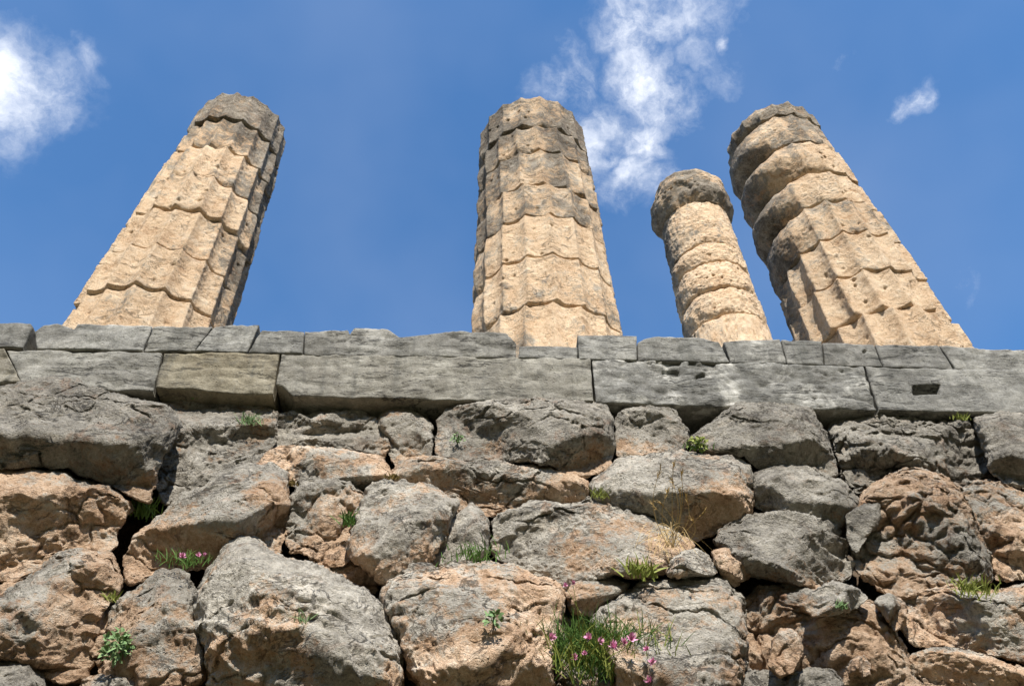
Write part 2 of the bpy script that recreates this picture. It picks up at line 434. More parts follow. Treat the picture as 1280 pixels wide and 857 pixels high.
    ru = rust + .35 * fbm(P, 1.3, 2, sd + 60)
    # orientation: quads of the grid face the viewer or not
    g0 = grid_normals(P)[n // 2, n // 2]
    if g0 @ cc < 0: quads = quads[:, ::-1]; tris = tris[:, ::-1]
    o = make_mesh(name, V, quads, tris, {'patina': cx(pa), 'rust': cx(np.clip(ru, 0, 1)), 'tone': np.full(len(V), tone)}, M_ROCK)
    tag(o, label, cat, group)
    ROCKS.append(P)
    return o
UP = (0, .36, .93); UP2 = (.1, .5, .86); DN = (0, -.62, .78); DN2 = (0, -.8, .6)
SM = 'smoother small stones wedged in the retaining wall'
# --- top row
rock('long dark grey slab jutting out under the left end of the dressed blocks, orange underside',
     [(-70,480),(0,483),(35,474),(70,471),(100,477),(125,487),(170,497),(205,503),(218,508),(225,526),(221,545),(206,566),(196,602),(188,629),(168,622),(140,607),(100,594),(85,587),(50,584),(0,585),(-70,587)],
     tone=0.72, b=.62, p=3.4, pole=(80,548), nrand=0, patina=.72, rust=.5, back=-.10, grad=1.4,
     planes=[(60,541,.5,0,.40,.92),(150,553,.46,.05,.38,.92),(60,545,.5,-.05,-.80,.6),(150,556,.46,.1,-.78,.62),(212,540,.3,.85,-.1,.52)], rough=1.1)
rock('crumbly grey rock with a flaking undercut ledge beside the long dark slab',
     [(120,478),(160,476),(212,482),(270,486),(312,496),(348,515),(345,550),(325,580),(285,592),(245,613),(206,634),(194,612),(198,572),(205,548),(170,520)],
     tone=0.85, b=.30, back=.08, patina=.75, rust=.5, rough=1.5, lump=.5, pole=(270,545), planes=[(262,560,.27,0,.45,.9),(262,566,.27,0,-.85,.5)], nrand=3)
rock('low lumpy grey rock tucked under the long block above the smooth pale slab',
     [(318,526),(335,519),(365,513),(380,521),(395,517),(415,511),(440,510),(458,515),(472,523),(484,538),(487,560),(478,577),(462,570),(430,564),(400,560),(360,559),(335,567),(320,562)],
     tone=0.95, b=.26, lump=.9, rough=1.4, patina=.75, rust=.35, back=.14, nrand=3)
rock('rounded knobbly grey stone left of the big oblong boulder under the block joint',
     [(472,520),(481,508),(500,506),(516,509),(530,521),(541,532),(541,571),(525,574),(506,579),(494,584),(484,566),(473,545)],
     b=.24, back=.12, lump=.8, rough=1.2, patina=.75, rust=.4, nrand=2)
rock('big oblong grey boulder with rounded ends directly beneath the middle of the blocks',
     [(542,525),(550,514),(570,507),(620,499),(680,497),(730,499),(756,504),(766,520),(770,545),(769,566),(756,592),(735,597),(715,593),(690,584),(655,577),(620,575),(580,577),(545,570),(541,550)],
     tone=0.88, b=.42, p=3, patina=.72, rust=.5, rough=1.25, planes=[(650,545,.40,0,.22,.97),(660,552,.40,.05,-.55,.83)], nrand=3, grad=.8)
rock('squat rough grey stone between the oblong boulder and the dark peaked boulder',
     [(768,525),(776,510),(800,506),(836,507),(850,520),(859,536),(863,551),(855,562),(840,566),(815,569),(790,576),(773,579),(769,560)],
     tone=0.9, b=.27, lump=.4, rough=1.2, patina=.8, rust=.3, nrand=4)
rock('dark grey peaked boulder with a shadowed lower face beneath the blocks right of centre',
     [(858,550),(880,534),(905,514),(920,504),(955,502),(990,503),(1016,509),(1026,530),(1037,556),(1050,580),(1048,597),(1030,593),(1000,586),(965,583),(945,587),(930,571),(900,567),(880,566),(862,562)],
     tone=0.75, b=.42, p=3, pole=(965,552), patina=.95, rust=.3, planes=[(960,548,.36,-.1,.32,.94),(900,545,.3,-.35,.35,.87),(965,556,.36,.0,-.8,.6),(1022,560,.3,.65,.0,.75)], nrand=1)
rock('knobbly cracked grey boulder with deep folds below the block with the square socket',
     [(1030,535),(1046,521),(1075,518),(1095,515),(1125,520),(1160,523),(1212,518),(1234,528),(1243,560),(1238,592),(1216,607),(1185,607),(1160,592),(1130,587),(1106,597),(1086,612),(1070,618),(1054,592),(1043,565)],
     tone=0.8, back=.12, b=.34, lump=1.3, rough=1.7, patina=.78, rust=.45, nrand=3)
rock('grey rock at the far right end just under the dressed blocks',
     [(1214,522),(1245,512),(1350,512),(1350,625),(1286,613),(1256,604),(1240,592),(1226,560)],
     tone=0.8, b=.36, patina=.85, rust=.3, rough=1.3, lump=.5, planes=[(1270,585,.3,0,-.7,.7)], nrand=2)
# --- second row
rock('broad orange pitted boulder beneath the long dark slab at the left edge',
     [(-70,590),(10,582),(35,581),(50,585),(80,585),(95,599),(130,605),(150,617),(166,628),(161,645),(151,660),(146,681),(135,693),(105,691),(85,686),(70,702),(50,713),(20,727),(-70,727)],
     b=.55, p=2.8, pole=(60,660), patina=.12, rust=.45, pits=.7, rough=1.3, planes=[(60,657,.5,0,.42,.9),(130,660,.36,.3,.35,.9),(50,669,.5,0,-.85,.53),(110,668,.4,.1,-.8,.6)], nrand=1, grad=.1)
rock('long slanting boulder with grey upper edge and rusty brown face, leaning right',
     [(148,706),(165,672),(185,655),(205,642),(226,618),(256,606),(276,592),(300,581),(322,576),(347,581),(361,600),(364,630),(361,660),(356,681),(350,692),(330,692),(300,678),(285,690),(270,702),(260,711),(235,714),(200,714),(165,732),(155,719)],
     tone=0.95, b=.42, p=2.8, pole=(262,660), patina=.42, rust=1.0, grad=.75, planes=[(265,635,.36,-.25,.35,.9),(240,690,.33,.1,-.65,.75),(350,640,.26,.8,.0,.6)], nrand=2)
rock('smooth pale pinkish slab lying on top of the lumpy rock in mid wall',
     [(320,580),(335,562),(350,556),(390,559),(430,561),(456,567),(476,569),(489,585),(491,597),(475,608),(440,614),(400,606),(365,609),(355,595),(340,585)],
     tone=1.2, b=.26, p=3, patina=.25, rust=.1, rough=.5, planes=[(400,590,.2,0,.3,.95)], nrand=2, grad=0)
rock('lumpy brown and grey rock under the smooth pale slab',
     [(362,620),(375,601),(400,591),(420,589),(441,599),(454,615),(453,640),(443,660),(447,690),(431,707),(400,710),(384,693),(362,692),(357,660)],
     b=.33, lump=1.2, rough=1.4, patina=.5, rust=.5, nrand=3)
rock('tall pale angular rock with a sharp shadowed right side in mid wall',
     [(436,662),(450,630),(461,605),(480,598),(501,601),(530,604),(560,618),(574,630),(569,642),(557,672),(537,702),(521,714),(490,733),(470,727),(455,707),(440,697),(436,680)],
     tone=1.15, b=.45, p=2.8, pole=(505,670), patina=.52, rust=.4, rough=1.4, planes=[(495,650,.4,-.3,.35,.88),(535,660,.34,.72,-.25,.65),(500,705,.3,.1,-.7,.7),(450,670,.3,-.8,.1,.6)], nrand=1)
rock('narrow slab leaning diagonally against the tall pale angular rock',
     [(528,707),(545,680),(559,655),(575,638),(590,626),(604,639),(612,655),(610,690),(601,699),(575,703),(556,709)],
     tone=1.1, b=.24, patina=.6, rust=.4, rough=1.1, planes=[(580,660,.2,-.3,.3,.9),(560,695,.18,0,-.6,.8)], nrand=2)
rock('long low rock with pinkish right end squeezed beneath the big oblong boulder',
     [(488,590),(500,577),(515,571),(545,569),(580,576),(620,574),(660,579),(700,581),(726,590),(740,600),(742,616),(737,632),(700,635),(660,640),(620,645),(600,648),(570,640),(540,618),(500,607)],
     b=.30, p=2.8, back=.06, patina=.40, rust=.55, rough=1.4, pole=(620,612), planes=[(600,605,.26,0,.35,.93),(590,615,.26,0,-.7,.7)], nrand=3, strata=.4)
rock('large egg shaped boulder with pale top and dark rusty underside behind the straw',
     [(740,606),(755,587),(775,574),(810,567),(850,563),(890,565),(920,569),(938,582),(943,600),(946,620),(942,639),(926,651),(905,660),(892,671),(870,675),(845,668),(828,655),(812,643),(780,640),(755,632),(743,622)],
     tone=1.1, b=.48, p=2.6, pole=(855,612), patina=.6, rust=.5, rough=.8, grad=.7, planes=[(850,600,.40,0,.36,.93),(780,608,.34,-.3,.3,.9),(860,615,.41,.05,-.75,.65)], nrand=1)
rock('smooth oval grey boulder right of the egg shaped boulder, dark below',
     [(942,600),(944,594),(955,584),(975,581),(1000,583),(1030,591),(1056,604),(1072,621),(1077,633),(1064,647),(1056,657),(1040,663),(1020,653),(990,643),(960,643),(944,634),(942,612)],
     tone=0.85, b=.36, p=2.6, pole=(1008,625), patina=.88, rust=.3, rough=.9, grad=.6, planes=[(1005,618,.32,.05,.33,.93),(1010,627,.32,0,-.75,.66)], nrand=1)
rock('ridged dark grey boulder with wavy layers below the smooth oval boulder',
     [(886,674),(903,655),(930,642),(985,640),(1020,647),(1046,661),(1059,680),(1067,708),(1067,723),(1046,732),(1000,737),(960,730),(933,722),(910,700),(893,690)],
     tone=0.8, b=.38, p=2.7, pole=(985,690), patina=.85, rust=.4, strata=1.3, rough=1.1, planes=[(990,690,.36,.05,.3,.95),(990,718,.3,0,-.75,.66)], nrand=1)
rock('reddish crumbly lump at the left foot of the ridged dark boulder',
     [(890,690),(905,681),(925,687),(936,705),(934,723),(919,734),(905,724),(894,707)],
     b=.2, lump=1.0, patina=.1, rust=.7, nrand=2, rough=1.4, name='stone', cat='stone', group=SM, back=-.12)
rock('large reddish brown conglomerate boulder full of pebbles and holes',
     [(1056,655),(1075,619),(1090,604),(1120,589),(1150,583),(1186,599),(1202,611),(1218,640),(1228,670),(1238,700),(1241,727),(1190,735),(1150,744),(1125,748),(1098,738),(1070,718),(1062,690)],
     tone=0.8, b=.46, lump=1.5, rough=1.7, pits=.7, patina=.35, rust=.8, nrand=3)
rock('rough grey and pink conglomerate boulder against the right edge of the wall',
     [(1198,611),(1225,601),(1250,602),(1276,614),(1350,632),(1350,724),(1280,725),(1245,725),(1233,700),(1222,665),(1207,635)],
     tone=0.95, b=.38, lump=1.2, rough=1.5, patina=.45, rust=.5, nrand=3, back=.04)
rock('dark grey cornered stone at the left side of the reddish conglomerate',
     [(1058,642),(1080,629),(1099,627),(1102,646),(1087,667),(1070,692),(1058,672)],
     tone=0.7, b=.2, patina=.95, rust=.1, nrand=3, name='stone', cat='stone', group=SM, back=-.1)
# --- third row
rock('wide grey boulder with a ledge and a brown shadowed left face in the centre',
     [(611,650),(620,640),(640,636),(665,626),(690,628),(715,630),(735,625),(762,631),(800,639),(830,650),(850,667),(869,683),(862,691),(842,697),(837,714),(820,722),(790,724),(770,718),(745,728),(730,738),(715,740),(690,732),(660,720),(640,707),(620,699),(611,680)],
     tone=1.08, b=.46, p=2.8, pole=(730,680), patina=.62, rust=.45, rough=1.2, planes=[(730,662,.40,0,.36,.93),(660,680,.36,-.3,-.75,.6),(800,690,.34,.3,.3,.9),(740,705,.38,.1,-.5,.85)], nrand=2, grad=.4)
rock('small pale triangular stone wedged right of the dry straw',
     [(835,717),(838,700),(855,687),(870,685),(886,694),(898,716),(890,720),(865,720),(846,724)],
     tone=1.15, b=.18, p=2.2, pole=(858,703), patina=.6, rust=.1, rough=.6, nrand=0, planes=[(862,705,.16,.5,.3,.8),(850,708,.16,-.6,-.1,.75)], name='stone', cat='stone', group=SM, back=-.16)
rock('pitted light grey boulder with wind carved ripples, broadest at the lower left',
     [(244,745),(250,725),(265,704),(285,679),(300,668),(315,671),(345,689),(380,701),(410,711),(430,724),(456,734),(479,755),(491,790),(502,815),(505,845),(505,930),(400,940),(330,930),(262,900),(257,845),(256,810),(245,782)],
     tone=1.18, b=.62, p=3, pole=(365,800), patina=.55, rust=.3, ripple=2.2, pits=.6, rough=.9, grad=.35, back=-.05, planes=[(370,770,.58,.05,.35,.93),(290,740,.5,-.35,.25,.9),(380,822,.56,0,-.85,.5),(460,780,.45,.4,.3,.85)], nrand=1)
rock('square pinkish boulder with a crumbling face and rusty underside in the bottom row',
     [(479,740),(485,727),(510,714),(540,711),(560,705),(590,701),(620,700),(646,705),(666,719),(691,727),(704,738),(707,760),(705,790),(697,812),(692,842),(690,890),(660,950),(545,950),(521,852),(506,820),(496,790),(485,765)],
     tone=1.15, b=.46, p=3.6, pole=(600,815), patina=.22, rust=.5, rough=1.3, pits=1.0, lump=.4, back=-.04, planes=[(590,775,.42,0,.36,.93),(660,770,.37,.4,.25,.9),(665,822,.40,.3,-.8,.55),(525,800,.36,-.35,.2,.9)], nrand=1, grad=.55)
rock('broken brown boulder split by a diagonal crack, holding the round leafed plant',
     [(113,790),(130,769),(150,750),(185,721),(201,709),(225,710),(241,725),(247,760),(252,790),(260,820),(258,852),(230,866),(160,866),(124,842),(113,815)],
     tone=0.9, b=.42, p=2.6, patina=.38, rust=.55, rough=1.5, lump=.4, grad=.9, planes=[(190,760,.38,-.1,.3,.93),(200,815,.36,.1,-.55,.8)], nrand=3)
rock('large brown boulder with orange rim at the lower left corner',
     [(-70,775),(0,745),(20,729),(50,709),(75,689),(90,684),(115,691),(136,691),(149,710),(156,729),(141,752),(121,777),(113,802),(116,826),(106,848),(75,853),(45,843),(20,826),(-70,822)],
     tone=0.9, b=.48, p=2.8, pole=(60,780), patina=.38, rust=.7, rough=1.2, pits=.4, lump=.3, planes=[(60,750,.4,-.1,.3,.95),(60,810,.4,0,-.6,.8)], nrand=3)
rock('small orange stone peeping out under the broad orange boulder, far left',
     [(-40,768),(-10,738),(15,720),(31,723),(22,747)], b=.14, patina=.05, rust=.4, nrand=1, name='stone', cat='stone', group=SM, back=.05, rough=.8)
rock('grey lichened stone in the bottom left corner',
     [(-60,826),(0,822),(30,824),(51,841),(62,865),(55,905),(-60,905)], b=.26, patina=.8, rust=.2, lump=.6, nrand=2, name='stone', cat='stone', group=SM)
rock('low brown stone at the bottom, beneath the cracked boulder with the leafy plant',
     [(92,875),(105,849),(125,841),(150,844),(175,850),(200,866),(240,872),(250,905),(92,905)], b=.2, patina=.4, rust=.5, lump=.5, nrand=2, name='stone', cat='stone', group=SM)
rock('small ledged rock wedged above the pink flowers',
     [(705,745),(718,729),(735,721),(765,721),(787,729),(782,741),(762,748),(748,758),(738,770),(715,766)],
     b=.24, patina=.3, rust=.4, rough=1.2, planes=[(742,738,.2,0,.4,.9),(750,745,.2,.2,-.8,.5)], nrand=1, name='stone', cat='stone', group=SM, back=-.05)
rock('broad flat faced pinkish boulder with grey upper left corner, right of the flowers',
     [(740,757),(775,737),(800,724),(830,721),(870,719),(906,721),(927,740),(932,770),(934,800),(932,838),(926,880),(900,960),(780,960),(768,850),(750,810),(735,778)],
     tone=1.08, b=.40, p=4, pole=(850,850), patina=.3, rust=.35, rough=1.4, grad=.8, planes=[(850,800,.34,-.02,.34,.95)], nrand=1)
rock('crumbling brown rock half covered by the pink flowering clump',
     [(698,772),(720,756),(748,768),(768,800),(788,850),(782,905),(680,905),(690,845)], b=.26, patina=.2, rust=.5, lump=.7, back=.1, nrand=2, rough=1.4)
rock('earthy conglomerate boulder studded with stones in the lower right',
     [(929,750),(945,731),(970,730),(985,731),(1010,730),(1050,732),(1080,744),(1101,760),(1121,790),(1136,820),(1163,865),(1170,905),(1000,905),(960,870),(937,835),(931,790)],
     tone=0.85, b=.42, lump=1.4, rough=1.7, pits=.5, patina=.22, rust=.7, back=.04, nrand=3)
rock('smooth grey oval stone set into the top of the earthy conglomerate',
     [(1002,756),(1014,740),(1040,726),(1066,732),(1086,747),(1072,760),(1040,768),(1015,771)],
     b=.24, patina=.8, rust=.3, rough=.8, nrand=2, name='stone', cat='stone', group=SM, back=-.26)
rock('egg sized brown stone jammed between the conglomerate and the banded right boulder',
     [(1094,752),(1110,741),(1126,747),(1134,762),(1129,779),(1118,790),(1107,772)],
     b=.2, patina=.45, rust=.5, rough=.8, nrand=2, name='stone', cat='stone', group=SM, back=-.16)
rock('orange brown cobble embedded low in the earthy conglomerate',
     [(961,832),(964,805),(975,787),(990,784),(1001,800),(1004,820),(991,842),(975,845)],
     b=.2, patina=.1, rust=.6, rough=.9, nrand=2, name='stone', cat='stone', group=SM, back=-.24)
rock('pale cobble embedded in the middle of the earthy conglomerate',
     [(1058,835),(1064,824),(1080,819),(1089,828),(1087,842),(1074,850),(1062,847)],
     b=.16, patina=.2, rust=.2, rough=.8, nrand=2, name='stone', cat='stone', group=SM, back=-.28)
rock('dark pitted grey stone at the bottom edge under the orange cobble',
     [(973,862),(985,842),(1010,833),(1040,836),(1054,855),(1052,905),(978,905)], tone=0.75, b=.22, lump=.9, patina=.95, rust=.1, nrand=2, name='stone', cat='stone', group=SM, back=-.14)
rock('pale grey stone at the bottom edge below the broad flat faced boulder',
     [(882,862),(905,844),(935,837),(965,839),(987,850),(988,905),(885,905)], b=.2, lump=.6, patina=.7, rust=.2, nrand=2, name='stone', cat='stone', group=SM, back=-.08)
rock('banded pale boulder with an orange top corner at the right edge',
     [(1124,752),(1150,737),(1185,730),(1215,738),(1250,736),(1350,722),(1350,845),(1290,830),(1250,822),(1210,814),(1165,810),(1140,808),(1127,792),(1122,770)],
     tone=1.1, b=.42, p=2.8, patina=.35, rust=.45, rough=1.5, strata=.6, planes=[(1200,770,.36,-.1,.4,.9),(1210,790,.36,0,-.7,.7)], nrand=3)
rock('pale pinkish boulder at the lower right corner beneath the banded boulder',
     [(1136,820),(1165,809),(1210,811),(1240,819),(1276,834),(1350,842),(1350,905),(1172,905),(1155,860)],
     tone=1.15, b=.34, patina=.25, rust=.3, rough=1.3, strata=.5, nrand=3)
rock('little light brown stone on top of the square pinkish boulder',
     [(504,714),(516,705),(532,703),(547,710),(542,722),(524,727),(508,723)], b=.14, patina=.15, rust=.4, rough=.9, nrand=2, name='stone', cat='stone', group=SM, back=-.14)
rock('low grey brown stone filling the gap under the lumpy mid wall rock',
     [(392,712),(410,696),(436,694),(458,706),(474,728),(470,742),(440,738),(412,724)], b=.16, patina=.35, rust=.6, rough=1.2, lump=.5, nrand=2, name='stone', cat='stone', group=SM, back=.12)
# ------------------------------------------------------------------ dressed blocks
def block(label, bottom, top, group, patina=.3, rust=.0, shade=.5, rough=1.0, depth=.75, socket=None, chips=1.0, cuts=()):
    bottom = np.asarray(bottom, float); top = np.asarray(top, float)
    def along(poly, u):
        d = np.concatenate([[0], np.cumsum(np.hypot(*np.diff(poly, axis=0).T))]); d /= d[-1]
        return np.stack([np.interp(u, d, poly[:, 0]), np.interp(u, d, poly[:, 1])], -1)
    w = abs(bottom[-1, 0] - bottom[0, 0]); hgt = abs(bottom[:, 1].mean() - top[:, 1].mean())
    nx = int(max(24, w / 1.6)); ny = int(max(18, hgt / 1.3)); k = 7
    steps = np.array([0, .012, .03, .06, .12, .3, .7]) * depth / .7
    iu = np.concatenate([-np.arange(k, 0, -1), np.arange(nx), nx - 1 + np.arange(1, k + 1)])
    iv = np.concatenate([-np.arange(k, 0, -1), np.arange(ny), ny - 1 + np.arange(1, k + 1)])
    IU, IV = np.meshgrid(iu, iv, indexing='ij')
    u = np.clip(IU / (nx - 1), 0, 1); v = np.clip(IV / (ny - 1), 0, 1)
    ou = np.where(IU < 0, -IU, np.where(IU > nx - 1, IU - nx + 1, 0)); ov = np.where(IV < 0, -IV, np.where(IV > ny - 1, IV - ny + 1, 0))
    over = np.maximum(ou, ov); dep = np.concatenate([[0], steps[1:], [depth * 1.05]])[over]
    uu = u * .9994 + .0003
    B = along(bottom, uu); T = along(top, uu)
    px = B * (1 - v[..., None]) + T * v[..., None]
    P = on_front(px[..., 0], px[..., 1])
    sd = len(BLOCKS) * 2.3 + 1
    # worn arrises
    eu = np.minimum(u, 1 - u) * w / 178.0; ev = np.minimum(v, 1 - v) * hgt / 165.0
    e = np.minimum(eu, ev)
    wn = fbm(P, 9, 3, sd)
    we = .004 + .035 * np.clip(wn - .05, 0, 1) * chips
    rnd = we * np.clip(1 - e / we, 0, 1) ** 2 * .8
    inw = rnd + fbm(P, 1.6, 2, sd + 3) * .018 * rough
    Ps = P * np.array([1, 1, 5.5])
    inw += facets(P * np.array([1, 1, 1.6]), 7, sd + 5) * .13 * rough - fbm(Ps, 3, 3, sd + 5, .55, 1) * .0022 * rough + fbm(P, 22, 2, sd + 6) * .003 * rough
    q1, q2 = worley(P * np.array([1, 1, 2.2]), 5, sd + 2)
    inw += sstep(.25, .05, q1 + .1 * perlin(P * 30, sd)) * .014 * max(chips - 1, 0) * (perlin(P * 1.3, sd + 8) > 0)
    for (x0, y0, x1, y1, dd) in cuts:     # holes and chips broken out of the face
        m = sstep(0, 2.5, np.minimum(np.minimum(px[..., 0] - x0, x1 - px[..., 0]), np.minimum(px[..., 1] - y0, y1 - px[..., 1])) + perlin(P * 17, sd) * 5 * (dd < .05))
        inw += m * dd
    # the underside and sides are rough
    sidew = np.where(over > 0, 1, 0)
    P = P - EO * (dep + inw * (1 - sidew * .0))[..., None]
    P = P + sidew[..., None] * (np.stack([perlin(P * 7, sd), perlin(P * 7, sd + 1), perlin(P * 7, sd + 2)], -1) * .005 * np.minimum(dep / .05, 1)[..., None])
    Nx, Ny = IU.shape
    quads = grid_quads(Nx, Ny)
    if grid_normals(P)[Nx // 2, Ny // 2] @ EO < 0: quads = quads[:, ::-1]
    pat = np.full(P.shape[:2], patina)
    shade = float(np.clip(shade + .13 * math.sin(len(BLOCKS) * 7.31), .1, .75))
    ru = np.clip(rust + np.where(over > 0, .25, 0) + .3 * rust * fbm(P, 2, 2, sd), 0, 1)
    o = make_mesh('dressed_block', P, quads, None, {'patina': pat, 'rust': ru, 'shade': np.full(P.shape[:2], shade)}, M_BLOCK)
    tag(o, label, 'block', group); BLOCKS.append(o)
    return o
BLOCKS = []
GL = 'long dressed blocks of the lower course'; GU = 'dressed blocks of the thin upper course'
block('cracked reddish end block of the lower course at the left edge', [(-420,478),(27,477)], [(-420,429),(6,437)], GL, .2, .55, .45, 1.6, chips=2.5)
block('rough striated grey lower block at the left above the long dark slab', [(29,484),(120,486),(191,488)], [(8,437),(100,438),(202,441)], GL, .1, .12, .5, 1.3)
block('yellowish grey lower block with a ragged lower edge, second from the left', [(194,484),(235,487),(290,491),(341,492)], [(205,441),(280,441),(349,442)], GL, .0, .85, .45, 1.2)
block('longest lower block with its lower left corner broken off, center of the course',
      [(345,481),(352,482),(366,494),(420,496),(560,499),(742,501)], [(352,442),(480,443),(620,446),(738,448)], GL, .12, .3, .55, 1.1)
block('whitish pockmarked lower block with chipped top edge under the slender column',
      [(745,503),(850,506),(960,509),(1096,512)], [(740,449),(850,451),(960,454),(1079,458)], GL, .75, .0, .5, 1.5, chips=2.0,
      cuts=[(808,450,852,458,.026),(862,450,897,463,.026),(828,463,850,471,.022),(870,466,882,472,.03),(745,466,765,469,.02),(905,475,915,479,.02),(1010,495,1022,499,.02)])
block('smooth grey lower block with a square socket cut in its face', [(1099,512),(1200,514),(1360,518),(1700,529)], [(1082,458),(1200,461),(1360,466),(1700,477)], GL, .25, .0, .45, .7, cuts=[(1141,480,1176,493,.085)])
block('upper block at the left end with a broken triangular corner beside it', [(-420,429),(28,434)], [(-420,398),(-20,403),(38,404),(41,408)], GU, .05, 0, .35, .9)
block('upper block with a notched top below the left column', [(46,436),(90,436),(178,438)], [(42,414),(55,406),(72,405),(93,411),(97,405),(140,405),(190,407)], GU, .35, 0, .4, .9)
block('short upper block right of the notched one, rust stained at its right joint', [(180,438),(242,439)], [(192,409),(265,408)], GU, .2, .1, .4)
block('small upper block with a white right edge in front of the left column', [(244,439),(308,440)], [(267,408),(300,406),(324,406)], GU, .3, 0, .55, .8)
block('low flat topped upper block between the left and middle columns', [(310,440),(378,442)], [(327,413),(380,414)], GU, .4, 0, .5, .7)
block('long streaked upper block with an uneven wavy top left of the middle column', [(380,443),(500,445),(645,447)],
      [(381,414),(435,412),(437,417),(443,410),(460,409),(484,411),(499,420),(519,419),(553,415),(580,414),(634,416),(645,430)], GU, .45, .12, .45, 1.2)
block('low upper block sunk directly below the middle column', [(648,447),(722,448)], [(649,432),(722,433)], GU, .2, 0, .5, .7)
block('square upper block raised at the right foot of the middle column', [(724,449),(796,450)], [(722,418),(796,419)], GU, .25, 0, .4, .8)
block('upper block with a sloping left shoulder between middle and slender columns', [(798,450),(912,453)], [(797,428),(805,423),(818,420),(880,422),(898,427),(903,433)], GU, .1, 0, .4, 1.0)
block('upper block with faded streaks right at the foot of the slender column', [(914,453),(983,455)], [(905,426),(975,424)], GU, .5, 0, .5, .8)
block('pale narrow upper block right of the slender column', [(985,455),(1030,456)], [(977,424),(1027,426)], GU, .5, 0, .5, .7)
block('upper block with small round holes at the left foot of the right column', [(1032,456),(1103,459)], [(1029,427),(1092,430)], GU, .3, .05, .42, .8,
      cuts=[(1078,438,1082,442,.03),(1082,445,1086,448,.03)])
block('dark upper block with a white chip in front of the right column', [(1105,459),(1193,462)], [(1094,431),(1172,432)], GU, .2, 0, .3, .9)
block('stained upper block at the right end, past the right column', [(1195,462),(1360,467),(1700,478)], [(1174,432),(1250,436),(1270,436),(1360,441),(1700,453)], GU, .3, 0, .42, .9)

